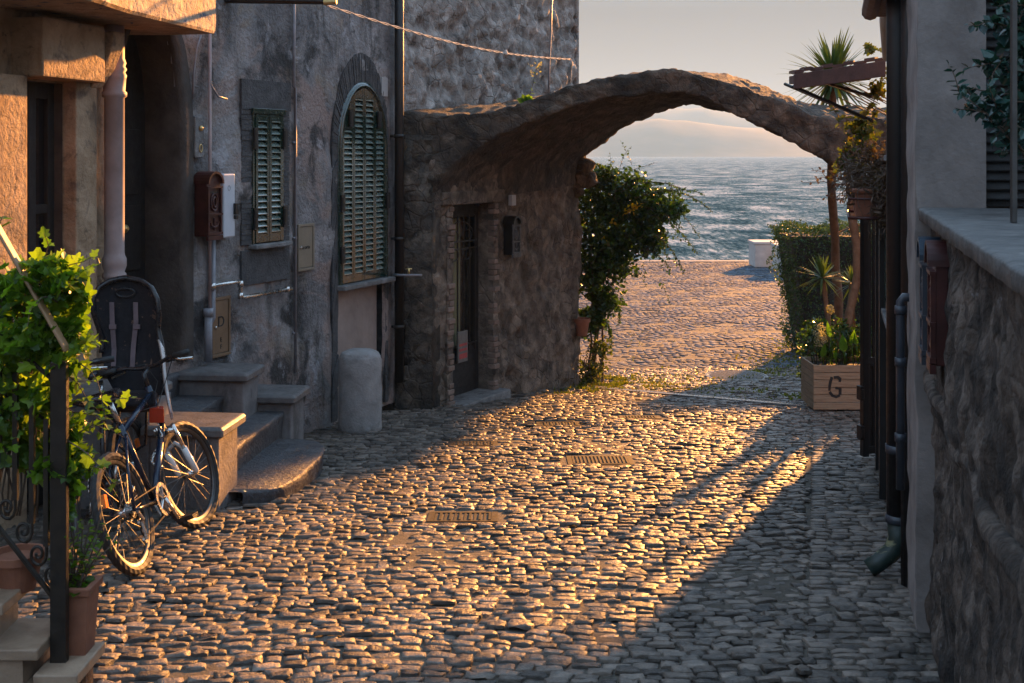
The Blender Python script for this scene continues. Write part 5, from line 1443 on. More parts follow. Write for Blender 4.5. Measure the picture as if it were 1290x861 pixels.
    mb = MB(); mb.tube([T_(RH + Vector((0, -.075, -.01))), T_(RH + Vector((.03, -.078, -.06))), T_(RH + Vector((.055, -.06, -.07)))], .010, 8)
    mb.tube([T_(RH + Vector((.055, -.058, -.07))), T_(RH + Vector((.05, -.058, -.17)))], .012, 8)
    for z in (-.075, -.168): mb.tube([T_(RH + Vector((.05, -.045, z))), T_(RH + Vector((.05, -.058, z)))], .022, 12)
    obj('derailleur', mb, M['steel'], t)
    mb = MB(); mb.tube([T_(RH + Vector((.10, .05, .02))), T_(Vector((.14, .20, .012)))], .008, 8); obj('kickstand', mb, M['steel'], t)
    return t
def placer(contact, heading, lean):
    """heading measured from +Y towards +X; lean to the left of travel in radians"""
    hx = Vector((math.sin(heading), math.cos(heading), 0)); left = Vector((-math.cos(heading), math.sin(heading), 0))
    up = Vector((0, 0, 1)) * math.cos(lean) + left * math.sin(lean); lt = left * math.cos(lean) - Vector((0, 0, 1)) * math.sin(lean)
    sl = (g(contact[1] + 1) - g(contact[1])) / 1.0 * math.cos(heading)
    def T_(v): 
        q = Vector((contact[0], contact[1], g(contact[1]) + .004)) + hx * v.x + lt * v.y + up * v.z
        q.z += sl * v.x; return q
    return T_
TA = placer((-1.93, 6.20), R(3), R(17))
bA = bicycle('mountain_bicycle', 'dark blue mountain bicycle with white fork legs leaning left, rear wheel towards the street', TA, M['frame_blue'], R(-12))
TB = placer((-2.34, 7.45), R(183), R(-9))
bB = bicycle('child_seat_bicycle', 'black bicycle carrying a padded child seat, standing behind the blue mountain bicycle', TB, M['plastic'], R(14), white_fork=False)
# chains and lock
mb = MB()
pts = []
for i in range(60):
    t_ = i / 59; a = TA(Vector((.80, 0, .72))); b = TA(Vector((.62, 0, .45))); q = a.lerp(b, t_); q += Vector((.03 * math.sin(t_ * 9), 0, -.10 * math.sin(math.pi * t_)))
    pts.append(q)
for i in range(0, 58, 2):
    c = (pts[i] + pts[i + 1]) / 2; d = (pts[i + 1] - pts[i]).normalized(); s_ = d.cross(Vector((0, 1, 0)) if (i // 2) % 2 else Vector((1, 0, 0))).normalized()
    mb.tube([c + d * .012 * math.cos(a) + s_ * .007 * math.sin(a) for a in [2 * math.pi * k / 8 for k in range(8)]], .0028, 4, True)
obj('lock_chain', mb, M['steel'], bA)
# child seat in bike B local space (x forward)
def cs_(pts): return [TB(Vector(p)) for p in pts]
# outline of backrest from the photo (pixels at fixed depth)
yS = 7.42
ol = [(117, 392), (118, 375), (125, 362), (138, 354), (158, 350), (178, 354), (191, 363), (198, 377), (200, 395), (199, 415), (203, 432), (206, 448), (206, 470), (209, 495), (214, 520), (217, 528), (207, 532), (196, 500), (150, 500), (134, 470), (128, 445), (130, 430), (124, 412)]
def yo(px, py): return yS - .10 * ((px - 160) / 45.0) ** 2 * (1 if py < 470 else 1.2) - max(0, (py - 440)) / 90 * .12
mb = MB()
from mathutils.geometry import tessellate_polygon
back = ol[:15] + [(212, 524), (200, 500), (150, 505), (134, 475), (128, 448), (130, 430), (124, 412)]
fr_pts = [P(a, b, yo(a, b)) for a, b in back]; 
# grid fill for a curved shell
cxm = 160; gridn = []
def span(py):
    xs_ = []
    n = len(back)
    for i in range(n):
        (x1_, y1_), (x2_, y2_) = back[i], back[(i + 1) % n]
        if (y1_ - py) * (y2_ - py) < 0: xs_.append(x1_ + (x2_ - x1_) * (py - y1_) / (y2_ - y1_))
    return (min(xs_), max(xs_)) if len(xs_) >= 2 else None
rows_ = [351.2 + i * 4.2 for i in range(36)]
for off_, flip in ((0, 1), (.05, -1)):
    b = len(mb.v); cnt = 0
    for py in rows_:
        s = span(py)
        if not s: break
        for k in range(15):
            px = lerp(s[0], s[1], k / 14); mb.v.append(P(px, py, yo(px, py) + off_ + (.012 if flip == 1 and 2 < k < 12 else 0))); 
        cnt += 1
    for i in range(cnt - 1):
        for k in range(14): mb.f.append((b + i * 15 + k, b + i * 15 + k + 1, b + (i + 1) * 15 + k + 1, b + (i + 1) * 15 + k))
seat = obj('child_seat', mb, M['fabric'], bB, True)
mb = MB(); rim = [P(a, b, yo(a, b) - .008) for a, b in ol[20:] + ol[:14]]
dn_ = []
for i in range(len(rim) - 1):
    for k in range(3): dn_.append(rim[i].lerp(rim[i + 1], k / 3))
mb.tube(dn_ + [rim[-1]], .017, 10); obj('seat_rim', mb, M['plastic'], seat, True)
mb = MB(); ed = [P(a, b, yo(a, b) - .026) for a, b in [(200, 428), (204, 440), (206, 456), (208, 480), (212, 505), (217, 528)]]; mb.tube(ed, [.008, .015, .012, .011, .011, .009], 8); obj('armrest_edge', mb, M['silver'], seat, True)
for px0, px1 in ((141, 144), (171, 168)):
    mb = MB(); pl = [(px0, 381), (px0 + .5, 405), (px1, 440), (px1 - 1, 462)]
    for i in range(3):
        a, b = pl[i], pl[i + 1]; w = 3.0
        q = [P(a[0] - w, a[1], yo(*a) - .004), P(b[0] - w, b[1], yo(*b) - .004), P(b[0] + w, b[1], yo(*b) - .004), P(a[0] + w, a[1], yo(*a) - .004)]
        mb.prism(q, (0, -.005, 0))
    h_ = obj('harness_strap', mb, M['strap'], seat)
    mb = MB(); mb.box(P(px0 + 1, 412, yo(px0, 412) - .014), (.045, .012, .03)); obj('buckle', mb, M['strap'], seat, bevel=.003)
mb = MB(); ho = [P(158 + 12 * math.cos(a), 369 + 5.5 * math.sin(a), yo(158, 369) - .004) for a in [2 * math.pi * k / 20 for k in range(20)]]; mb.tube(ho, .007, 6, True)
obj('grab_hole_rim', mb, M['plastic'], seat, True)
# seat pan and leg guards
mb = MB(); a = P(134, 500, 7.3)
mb.hexa([P(136, 520, 7.28), P(200, 520, 7.28), P(196, 512, 7.02), P(142, 512, 7.02), P(136, 496, 7.28), P(200, 496, 7.28), P(196, 492, 7.02), P(142, 492, 7.02)]); obj('seat_pan', mb, M['fabric'], seat, bevel=.015)
mb = MB(); mb.hexa([P(188, 533, 6.98), P(207, 533, 6.98), P(207, 530, 7.05), P(188, 530, 7.05), P(188, 514, 6.98), P(206, 514, 6.98), P(206, 512, 7.05), P(188, 512, 7.05)]); obj('reflector', mb, M['red'], seat, bevel=.003)
mb = MB()
for px in (150, 185): mb.tube([P(px, 512, 7.2), P(px - 2, 560, 7.35), TB(Vector((.05, .06 if px == 150 else -.06, .36)))], .009, 8)
obj('carrier_stay', mb, M['plastic'], seat)

# ================================================================ VEGETATION
SH = {
 'oval': ([(0, 0), (.28, .32), (.62, .34), (1, 0), (.62, -.34), (.28, -.32)], [(0, 1, 2, 3), (0, 3, 4, 5)]),
 'diam': ([(0, 0), (.45, .30), (1, 0), (.45, -.30)], [(0, 1, 2), (0, 2, 3)]),
 'ivy': ([(0, 0), (-.10, .30), (.12, .55), (.30, .38), (.58, .62), (.66, .28), (1.0, .12), (1.0, -.12), (.66, -.28), (.58, -.62), (.30, -.38), (.12, -.55), (-.10, -.30)], [(0, 1, 2, 3), (0, 3, 4, 5), (0, 5, 6), (0, 6, 7), (0, 7, 8), (0, 8, 9, 10), (0, 10, 11, 12)]),
 'long': ([(0, 0), (.3, .16), (.7, .13), (1, 0), (.7, -.13), (.3, -.16)], [(0, 1, 2, 3), (0, 3, 4, 5)]),
}
def leaf(mb, p, d, n, size, shape='oval', fold=.25, droop=.2):
    pts, fs = SH[shape]; s = d.cross(n)
    if s.length < 1e-4: s = d.orthogonal()
    s.normalize(); n2 = s.cross(d)
    mb.add([p + d * x * size + s * y * size + n2 * (abs(y) * fold - x * x * droop) * size for x, y in pts], fs)
def rv(r):
    while True:
        v = Vector((r.uniform(-1, 1), r.uniform(-1, 1), r.uniform(-1, 1)))
        if .05 < v.length < 1: return v.normalized()
def blobs(mb, bl, n, size, shape, seed, gap=.0, flat_=.35, shell=.55, gs=3.5, up=.3, tw=None):
    """bl: (centre, radii, weight)"""
    r = random.Random(seed); tot = sum(b[2] for b in bl)
    for c, rad, wt in bl:
        k = int(n * wt / tot); i = 0; tries = 0
        while i < k and tries < k * 6:
            tries += 1
            d = rv(r); q = r.random() ** shell
            p = Vector(c) + Vector((d.x * rad[0], d.y * rad[1], d.z * rad[2])) * q * (1 + .22 * fz(Vector(c) + d * 1.5, 1.6, 3))
            if noise.noise(p * gs + Vector((seed, 0, 0))) < gap - .5 + .0: continue
            if gap and noise.noise(p * gs) < gap: continue
            dr = (d * flat_ + rv(r) * .8 + Vector((0, 0, up * .3))).normalized(); nn = (Vector((0, 0, up)) + rv(r) * .7 + d * .4).normalized()
            leaf(mb, p, dr, nn, size * r.uniform(.45, 1.3), shape, r.uniform(.05, .5), r.uniform(-.1, .5)); i += 1
    return mb
def shoot(mb, tw, pts, n, size, shape, r, width=.35, rad=.004):
    """leafy shoot along a polyline"""
    pts = [Vector(p) for p in pts]; 
    if tw is not None: tw.tube(pts, [rad * (1 - .6 * i / (len(pts) - 1)) for i in range(len(pts))], 5)
    L_ = len(pts) - 1
    for k in range(n):
        t_ = (k + r.random()) / n * L_; i = min(L_ - 1, int(t_)); p = pts[i].lerp(pts[i + 1], t_ - i); d = (pts[i + 1] - pts[i]).normalized()
        o_ = rv(r); o_ = (o_ - d * o_.dot(d)).normalized()
        dd = (d * .5 + o_).normalized(); leaf(mb, p, dd, (Vector((0, 0, 1)) + rv(r) * .6).normalized(), size * r.uniform(.6, 1.2) * (1 - .4 * t_ / L_), shape)

# --- near left ivy on the railing
r = random.Random(11)
iv = thing('climbing_ivy', 'bright backlit ivy leaves tumbling over the wrought iron railing', 'ivy', P(50, 840, 4.45))
mb, tw = MB(), MB()
def pb_(px, py, y=4.48): return P(px, py, y)
bl = [(pb_(20, 360), (.14, .16, .10), 9), (pb_(60, 345), (.10, .12, .06), 6), (pb_(85, 370), (.08, .1, .07), 6), (pb_(15, 430), (.15, .2, .16), 18), (pb_(70, 430), (.12, .16, .13), 16), (pb_(95, 420), (.06, .1, .06), 5),
      (pb_(10, 510), (.12, .2, .14), 10), (pb_(60, 500), (.06, .12, .08), 5), (pb_(15, 560), (.12, .2, .06), 5), (pb_(65, 580), (.10, .12, .05), 6), (pb_(95, 590), (.07, .1, .07), 6), (pb_(80, 545), (.06, .08, .05), 3), (pb_(-50, 450), (.2, .2, .4), 12), (pb_(80, 635), (.03, .06, .05), 2)]
blobs(mb, bl, 2300, .047, 'ivy', 3, gap=-.12, shell=.5, gs=9)
for k in range(26):
    a = pb_(r.uniform(-10, 90), r.uniform(350, 560), r.uniform(4.4, 4.6)); q = [a]
    d = Vector((r.uniform(-.3, 1), r.uniform(-.4, .3), r.uniform(-.6, .8))).normalized()
    for i in range(6): d = (d + rv(r) * .35 + Vector((0, 0, -.12))).normalized(); q.append(q[-1] + d * .05)
    shoot(mb, tw, q, 9, .05, 'ivy', r, rad=.003)
shoot(mb, tw, [pb_(2, 300), pb_(0, 280), pb_(4, 272)], 3, .05, 'ivy', r)
shoot(mb, tw, [pb_(85, 560), pb_(100, 545), pb_(118, 535), pb_(130, 540)], 8, .055, 'ivy', r)
shoot(mb, tw, [pb_(85, 600), pb_(100, 585), pb_(125, 590)], 8, .06, 'ivy', r)
for k in range(9):
    x = r.uniform(-10, 95); q = [pb_(x, 650, 4.5)]
    for i in range(10): q.append(q[-1] + Vector((r.uniform(-.03, .03), r.uniform(-.02, .02), .09)))
    tw.tube(q, .004, 5)
obj('leaves', mb, M['leaf_near'], iv); obj('stems', tw, M['twig'], iv, True)
# --- pot plant
r = random.Random(2)
pp = thing('potted_shrub', 'small round leaved shrub growing in the tall square terracotta pot', 'plant', pc_ + Vector((0, 0, .24)))
mb, tw = MB(), MB()
for k in range(14):
    a = pc_ + Vector((r.uniform(-.03, .03), r.uniform(-.03, .03), .235)); q = [a]; d = Vector((r.uniform(-.2, .45), r.uniform(-.3, .3), 1)).normalized()
    for i in range(5): d = (d + rv(r) * .25).normalized(); q.append(q[-1] + d * .055)
    shoot(mb, tw, q, 11, .042, 'oval', r, rad=.004)
for k in range(10):
    a = pc_ + Vector((r.uniform(-.05, .06), r.uniform(-.05, .05), .25)); leaf(mb, a, Vector((r.uniform(-.4, 1), r.uniform(-1, .4), .1)).normalized(), Vector((0, 0, 1)), .06, 'oval')
obj('leaves', mb, M['leaf_near'], pp); obj('stems', tw, M['twig'], pp, True)

# --- bush at the far corner of the tower
r = random.Random(4)
bu = thing('jasmine_bush', 'dense green climbing bush with arching shoots at the far corner of the stone house', 'bush', P(755, 490, 15.6))
mb, tw = MB(), MB()
bl = [(P(750, 250, 16), (.42, .5, .45), 10), (P(790, 250, 16), (.45, .5, .38), 12), (P(765, 300, 15.8), (.50, .5, .42), 14), (P(800, 290, 16), (.35, .4, .35), 8), (P(745, 345, 15.7), (.28, .35, .35), 8), (P(765, 375, 15.6), (.25, .3, .28), 5), (P(742, 400, 15.6), (.18, .25, .25), 4), (P(757, 225, 16), (.25, .35, .16), 4), (P(830, 262, 16), (.24, .3, .22), 5), (P(822, 300, 15.9), (.20, .3, .2), 4), (P(852, 262, 16), (.16, .2, .13), 2), (P(775, 330, 15.7), (.3, .3, .25), 5)]
blobs(mb, bl, 11500, .066, 'oval', 9, gap=-.30, shell=.5, gs=4)
mby = MB()
ends = [((820, 240), (870, 238), (898, 268)), ((815, 245), (850, 250), (882, 300)), ((820, 270), (850, 275), (878, 320)), ((800, 250), (850, 232), (888, 245)), ((810, 290), (845, 300), (862, 345)), ((800, 310), (830, 315), (845, 340)), ((775, 225), (760, 208), (742, 206)), ((780, 240), (800, 215), (820, 232)), ((770, 340), (795, 350), (808, 345)), ((770, 370), (785, 385), (780, 410)), ((760, 400), (775, 420), (768, 440)), ((800, 260), (840, 262), (860, 290)), ((790, 235), (830, 222), (862, 240))]
for e in ends:
    a, b, c = e; yy = r.uniform(15.5, 16.2)
    q = [P(lerp(lerp(a[0], b[0], t_), lerp(b[0], c[0], t_), t_), lerp(lerp(a[1], b[1], t_), lerp(b[1], c[1], t_), t_), yy) for t_ in [k / 9 for k in range(10)]]
    shoot(mb, tw, q, 60, .062, 'oval', r, rad=.007)
    q2 = [p + Vector((r.uniform(-.12, .02), r.uniform(-.2, .2), r.uniform(-.14, .08))) for p in q[:7]]; shoot(mb, tw, q2, 45, .058, 'oval', r, rad=.005)
for k in range(60):
    c0 = P(r.uniform(745, 825), r.uniform(225, 340), 15.8); d = rv(r); d.y = -abs(d.y) * .5; q = [c0 + d * .25]
    d = (d + Vector((.3, 0, 0))).normalized()
    for i in range(5): d = (d + rv(r) * .2 + Vector((0, 0, -.10))).normalized(); q.append(q[-1] + d * .07)
    shoot(mb, tw, q, 12, .055, 'oval', r, rad=.003)
for x in range(5):
    q = [P(738 + x * 5, 488, 15.6 + r.uniform(-.1, .2))]
    for i in range(12): q.append(q[-1] + Vector((r.uniform(-.03, .05), r.uniform(-.03, .03), .16)))
    tw.tube(q, [.018 - .001 * i for i in range(13)], 6)
obj('leaves', mb, M['leaf_bush'], bu); obj('stems', tw, M['twig'], bu, True)
mby = MB()
for (px, py) in ((792, 263), (795, 262), (798, 264), (803, 258), (789, 268), (771, 279), (760, 300), (796, 266), (800, 262), (806, 259)):
    for k in range(3): leaf(mby, P(px + r.uniform(-3, 3), py + r.uniform(-3, 3), 15.45), rv(r), rv(r), .055, 'oval')
obj('yellow_leaves', mby, M['flower_yellow'], bu)
c0 = P(733, 423, 15.15)
pt2 = round_pot(c0, .10, .22, 'terracotta pot hung on the far corner of the pier beneath the green bush')
r = random.Random(8)
lo = thing('low_shrub', 'small sunlit shrub growing at the foot of the pier under the hanging pot', 'shrub', P(748, 492, 15.3))
mb, tw = MB(), MB()
blobs(mb, [(P(745, 462, 15.4), (.22, .25, .22), 5), (P(757, 440, 15.5), (.16, .2, .18), 3), (P(738, 478, 15.3), (.15, .2, .12), 2)], 700, .05, 'oval', 6, gap=-.1, gs=6)
for x in range(5):
    q = [P(738 + x * 4, 492, 15.3)]
    for i in range(5): q.append(q[-1] + Vector((r.uniform(-.03, .05), r.uniform(-.03, .03), .08)))
    tw.tube(q, .007, 5)
obj('leaves', mb, M['leaf_vine'], lo); obj('stems', tw, M['twig'], lo, True)
# --- weeds on the ground
mb = MB(); r = random.Random(21)
def weed(px, py, n, sx, sy, size=.035):
    k_ = (py - 195) / FP; y = 14.
    for _ in range(40): y = (CAM - g(y)) / k_
    x = (px - 645) / FP * y
    for _ in range(n):
        a, b = x + r.gauss(0, sx), y + r.gauss(0, sy)
        if noise.noise(Vector((a * 3, b * 3, 1))) < -.12: continue
        p = Vector((a, b, g(b) - .005)); d = Vector((r.uniform(-1, 1), r.uniform(-1, 1), r.uniform(.3, 1.2))).normalized()
        leaf(mb, p, d, rv(r), size * r.uniform(.5, 1.3), 'diam' if r.random() < .6 else 'oval')
weed(760, 482, 1300, .22, .35, .045); weed(800, 485, 900, .30, .35); weed(840, 488, 500, .3, .25); weed(735, 492, 300, .12, .2, .05); weed(875, 478, 300, .4, .4)
weed(985, 455, 500, .25, .5); weed(975, 470, 350, .3, .3); weed(995, 440, 300, .2, .6); weed(930, 492, 240, .3, .25); weed(1010, 500, 260, .2, .2); weed(985, 500, 120, .3, .2); weed(708, 496, 60, .1, .08); weed(960, 465, 200, .5, .5)
for _ in range(900):
    b = r.uniform(15.8, 22); a = r.uniform(.0, .26 * b)
    if noise.noise(Vector((a * 1.2, b * 1.2, 4))) > .12: leaf(mb, Vector((a, b, g(b) - .003)), Vector((r.uniform(-1, 1), r.uniform(-1, 1), .6)).normalized(), rv(r), .03, 'diam')
o = obj('low_weeds', mb, M['grass']); o['kind'] = 'stuff'
# --- hedge
r = random.Random(31)
x0, y0 = (989 - 645) / FP * 18, 18.0; hz0 = g(18); htop = CAM - (289 - 195) / FP * 18
hd = thing('clipped_hedge', 'tall clipped box hedge with a sunlit top beyond the wooden planter', 'hedge', (x0 + 1.3, y0 + .6, hz0))
mb = MB()
HW, HDp = 2.6, 1.2; HH = htop - hz0
for k in range(15000):
    f = r.random()
    if f < .46: p = Vector((x0 + r.random() ** 1.2 * HW, y0 + abs(r.gauss(0, .05)), hz0 + r.random() * HH)); nn = Vector((0, -1, .2))
    elif f < .66: p = Vector((x0 + abs(r.gauss(0, .05)), y0 + r.random() * HDp, hz0 + r.random() * HH)); nn = Vector((-1, 0, .2))
    else: p = Vector((x0 + r.random() * HW, y0 + r.random() * HDp, hz0 + HH - abs(r.gauss(0, .05)))); nn = Vector((0, 0, 1))
    e = fz(p, 2.2, 4) * .15 + fz(p, 7, 2) * .04; taper = (1 - (p.z - hz0) / HH) * .30
    p = p + nn * (e + .02) + Vector((taper, 0, 0))
    leaf(mb, p, (nn * .5 + rv(r)).normalized(), (nn * .7 + rv(r)).normalized(), r.uniform(.03, .055), 'diam')
obj('leaves', mb, M['leaf_hedge'], hd)
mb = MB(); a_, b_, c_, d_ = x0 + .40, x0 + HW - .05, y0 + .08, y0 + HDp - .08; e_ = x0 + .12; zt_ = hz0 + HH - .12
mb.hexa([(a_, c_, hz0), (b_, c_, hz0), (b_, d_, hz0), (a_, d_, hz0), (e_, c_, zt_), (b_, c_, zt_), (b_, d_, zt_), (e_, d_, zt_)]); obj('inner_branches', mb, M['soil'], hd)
tb_ = MB()
for k in range(50):
    p = Vector((x0 + r.random() * HW, y0 + r.random() * HDp, hz0 + HH - .02)); tb_.tube([p, p + Vector((r.uniform(-.05, .05), 0, r.uniform(.03, .12)))], .003, 4)
obj('stray_twigs', tb_, M['twig'], hd)

# --- yuccas
def rosette(mb, c, n, L_, w, r, axis=Vector((0, 0, 1)), low=-.5):
    for k in range(n):
        a = r.uniform(0, 2 * math.pi); el = lerp(low, 1.45, r.random() ** .8)
        d = Vector((math.cos(a) * math.cos(el), math.sin(a) * math.cos(el), math.sin(el)))
        s = d.cross(Vector((0, 0, 1))); s = s.normalized() if s.length > .05 else Vector((1, 0, 0))
        l = L_ * r.uniform(.75, 1.1); q = []; dr = r.uniform(.02, .18) * l
        upn = s.cross(d)
        for i in range(6):
            t_ = i / 5; ww = w * (math.sin(math.pi * min(1, .12 + t_ * .9)) ** .7) * (1 - t_) ** .35 + .0005; p = c + d * l * t_ + Vector((0, 0, -dr * t_ * t_))
            q.append((p - s * ww + upn * ww * .25, p, p + s * ww + upn * ww * .25))
        b = len(mb.v)
        for a3 in q: mb.v += list(a3)
        for i in range(5):
            mb.f.append((b + i * 3, b + i * 3 + 1, b + i * 3 + 4, b + i * 3 + 3)); mb.f.append((b + i * 3 + 1, b + i * 3 + 2, b + i * 3 + 5, b + i * 3 + 4))
def trunk(mb, pts, r0, r1, seed):
    q = []; n = len(pts)
    for i in range(n - 1):
        for k in range(8): t_ = k / 8; q.append(Vector(pts[i]).lerp(Vector(pts[i + 1]), t_))
    q.append(Vector(pts[-1])); q = [p + Vector((fz(p, 1.5, 2), fz(p + Vector((3, 3, 3)), 1.5, 2), 0)) * .02 for p in q]
    rs = [lerp(r0, r1, i / (len(q) - 1)) * (1 + .10 * fz(p, 9, 2) + .05 * math.sin(i * 2.1)) for i, p in enumerate(q)]
    mb.tube(q, rs, 12)
r = random.Random(41)
ty = thing('tall_yucca', 'tall yucca with a spiky crown rising behind the arch beside the awning', 'yucca', P(1052, 470, 13.6))
mb = MB(); trunk(mb, [P(1056, 478, 13.6), P(1056, 400, 13.6), P(1052, 320, 13.6), P(1047, 230, 13.6), P(1047, 150, 13.6), P(1050, 110, 13.6)], .055, .045, 1); obj('trunk', mb, M['trunk'], ty, True)
mb = MB(); rosette(mb, P(1050, 100, 13.6), 130, .63, .026, r, low=-1.0); obj('crown', mb, M['leaf_agave'], ty)
ly = thing('leaning_yucca', 'shorter yucca with a curved leaning trunk between the tall yucca and the black gate', 'yucca', P(1068, 470, 12.5))
mb = MB(); trunk(mb, [P(1064, 470, 12.5), P(1068, 410, 12.5), P(1081, 350, 12.5), P(1080, 310, 12.5), P(1072, 262, 12.5), P(1074, 240, 12.5)], .05, .045, 2); obj('trunk', mb, M['trunk'], ly, True)
mb = MB(); rosette(mb, P(1074, 236, 12.5), 40, .24, .016, r, low=-.9); obj('crown', mb, M['leaf_vine'], ly)
for i, (px, py, y, sz, base, lab) in enumerate(((1036, 350, 12.6, .31, (1046, 455), 'young yucca with yellow green spikes standing in the wooden planter, left of the trunks'), (1074, 358, 12.75, .25, (1070, 455), 'smaller young yucca in the planter, right of the bare trunks and by the gate'))):
    yy = thing('young_yucca', lab, 'yucca', P(base[0], base[1] + 6, y), 'young yuccas in the wooden planter')
    mb = MB(); trunk(mb, [P(base[0], base[1] + 8, y), P((base[0] + px) / 2 + 3, (base[1] + py) / 2, y), P(px, py, y)], .03, .025, 3); obj('trunk', mb, M['trunk'], yy, True)
    mb = MB(); rosette(mb, P(px, py, y), 58, sz, .015, r, low=-1.1); obj('crown', mb, M['leaf_yucca'], yy)
# rope tied on trunks
mb = MB(); mb.tube([P(1055, 294, 13.5), P(1068, 288, 13.0), P(1083, 284, 12.5)], .010, 6); mb.tube([P(1068, 288, 13.0), P(1075, 297, 13.0)], .008, 6)
tag(obj('tie_rope', mb, M['rail_wood'], smooth=True), 'short sunlit orange tie between the two yucca trunks', 'rope')
# plants in / by planter
r = random.Random(51)
zc = z1 - .04
ps = thing('broad_leaf_plant', 'broad leaved green plant with upright stems in the wooden planter', 'plant', (x1 - .25, 12.15, zc)) if False else None
pxm = (1060 - 645) / FP * 12.1; zs = CAM - (462 - 195) / FP * 12.1
pg = thing('planter_greenery', 'bushy small leaved greenery filling the wooden planter', 'plant', (pxm, 12.2, zs))
mb, tw = MB(), MB()
blobs(mb, [(P(1040, 440, 12.25), (.14, .16, .14), 3), (P(1065, 435, 12.3), (.16, .16, .16), 4), (P(1085, 430, 12.3), (.14, .16, .2), 4), (P(1030, 425, 12.35), (.12, .14, .12), 2), (P(1060, 415, 12.4), (.14, .14, .12), 2)], 1500, .04, 'oval', 12, gap=-.15, gs=9)
for k in range(30):
    p = Vector((pxm + r.uniform(-.25, .35), 12.1 + r.uniform(0, .3), zs)); tw.tube([p, p + Vector((r.uniform(-.04, .04), 0, .18)), p + Vector((r.uniform(-.08, .08), 0, .34))], .004, 5)
obj('leaves', mb, M['leaf_bush'], pg); obj('stems', tw, M['leaf_hedge'], pg, True)
ll = thing('lily_plant', 'group of pale green lily leaves standing up at the front of the planter', 'plant', P(1062, 460, 12.06))
mb, tw = MB(), MB()
for (px, py, w, h, tilt) in ((1036, 442, 5, 17, -.1), (1063, 433, 7, 22, .15), (1073, 425, 5, 17, -.1), (1046, 415, 4, 22, .3), (1079, 428, 4, 14, .2), (1052, 447, 3, 12, 0)):
    b = P(px + 2, 460, 12.07); e = P(px, py + h / 2, 12.03); top = P(px - tilt * 20, py - h / 2 - 2, 12.0)
    tw.tube([b, e], .005, 6); d = (top - e); ln = d.length; d.normalize(); sdir = Vector((1, .3, 0)).normalized(); n_l = 8; b0 = len(mb.v)
    for i in range(n_l + 1):
        t_ = i / n_l; ww = w / FP * 12 * .9 * math.sin(math.pi * (t_ ** .65)) + .0006; p = e + d * ln * t_ + Vector((0, -.03 * t_ * t_, 0)); mb.v += [p - sdir * ww + Vector((0, -.01, 0)), p, p + sdir * ww + Vector((0, -.01, 0))]
    for i in range(n_l):
        mb.f.append((b0 + i * 3, b0 + i * 3 + 1, b0 + i * 3 + 4, b0 + i * 3 + 3)); mb.f.append((b0 + i * 3 + 1, b0 + i * 3 + 2, b0 + i * 3 + 5, b0 + i * 3 + 4))
obj('leaves', mb, M['leaf_lily'], ll, True); obj('stems', tw, M['leaf_lily'], ll, True)
fl = thing('hydrangea', 'dried cream hydrangea bloom head at the left end of the planter', 'flower', P(1036, 460, 12.1))
mb, tw = MB(), MB()
for c, rd in ((P(1033, 418, 12.05), .075), (P(1034, 428, 12.05), .07), (P(1046, 390, 12.2), .04)):
    mb = MB()
    for k in range(170): d = rv(r); leaf(mb, c + Vector((d.x, d.y, d.z * 1.25)) * rd * r.uniform(.6, 1), rv(r), d, .018, 'oval')
    obj('flower_head', mb, M['flower_dry'], fl)
tw.tube([P(1038, 460, 12.1), P(1036, 440, 12.08), P(1034, 425, 12.06)], .006, 6); tw.tube([P(1044, 460, 12.2), P(1045, 420, 12.2), P(1046, 392, 12.2)], .005, 6)
obj('stems', tw, M['twig'], fl, True)
gc = thing('trailing_shrub', 'low bushy shrub spilling down the left side of the wooden planter', 'shrub', P(1018, 512, 12.6))
mb, tw = MB(), MB()
blobs(mb, [(P(1020, 430, 12.9), (.14, .2, .15), 4), (P(1017, 460, 12.8), (.10, .2, .16), 3), (P(1020, 490, 12.6), (.05, .15, .18), 2), (P(1030, 415, 12.9), (.15, .2, .12), 3)], 1100, .045, 'oval', 14, gap=-.1, gs=8)
for x in range(4):
    q = [P(1018 + x * 2, 508, 12.65)]
    for i in range(7): q.append(q[-1] + Vector((r.uniform(-.02, .03), r.uniform(-.02, .02), .1)))
    tw.tube(q, .006, 5)
obj('leaves', mb, M['leaf_bush'], gc); obj('stems', tw, M['twig'], gc, True)

# --- window box with dead vines, hanging vine
r = random.Random(61)
bxp = Rr.pt(yu(7.9), .25, CAM - .42)
wbx = thing('window_box', 'terracotta window box on an iron rail under the upper green shutter', 'window box', bxp)
mb = MB(); Rr.box(mb, yu(7.5), yu(8.3), .06, .22, CAM - .40, CAM - .24); Rr.box(mb, yu(7.48), yu(8.32), .05, .24, CAM - .245, CAM - .22); obj('trough', mb, M['terracotta'], wbx, bevel=.008)
mb = MB(); mb.tube([Rr.pt(yu(7.45), .0, CAM - .40), Rr.pt(yu(7.45), .26, CAM - .40), Rr.pt(yu(8.35), .26, CAM - .40), Rr.pt(yu(8.35), .0, CAM - .40)], .010, 6); mb.tube([Rr.pt(yu(7.45), .0, CAM - .28), Rr.pt(yu(7.45), .26, CAM - .28), Rr.pt(yu(8.35), .26, CAM - .28), Rr.pt(yu(8.35), .0, CAM - .28)], .008, 6); obj('rail', mb, M['red_metal'], wbx, True)
dv_ = thing('dried_vine', 'tangle of brown withered vine drooping over the window box and beside the arch end', 'vine', bxp + Vector((0, 0, .18)))
mb, tw, gl = MB(), MB(), MB()
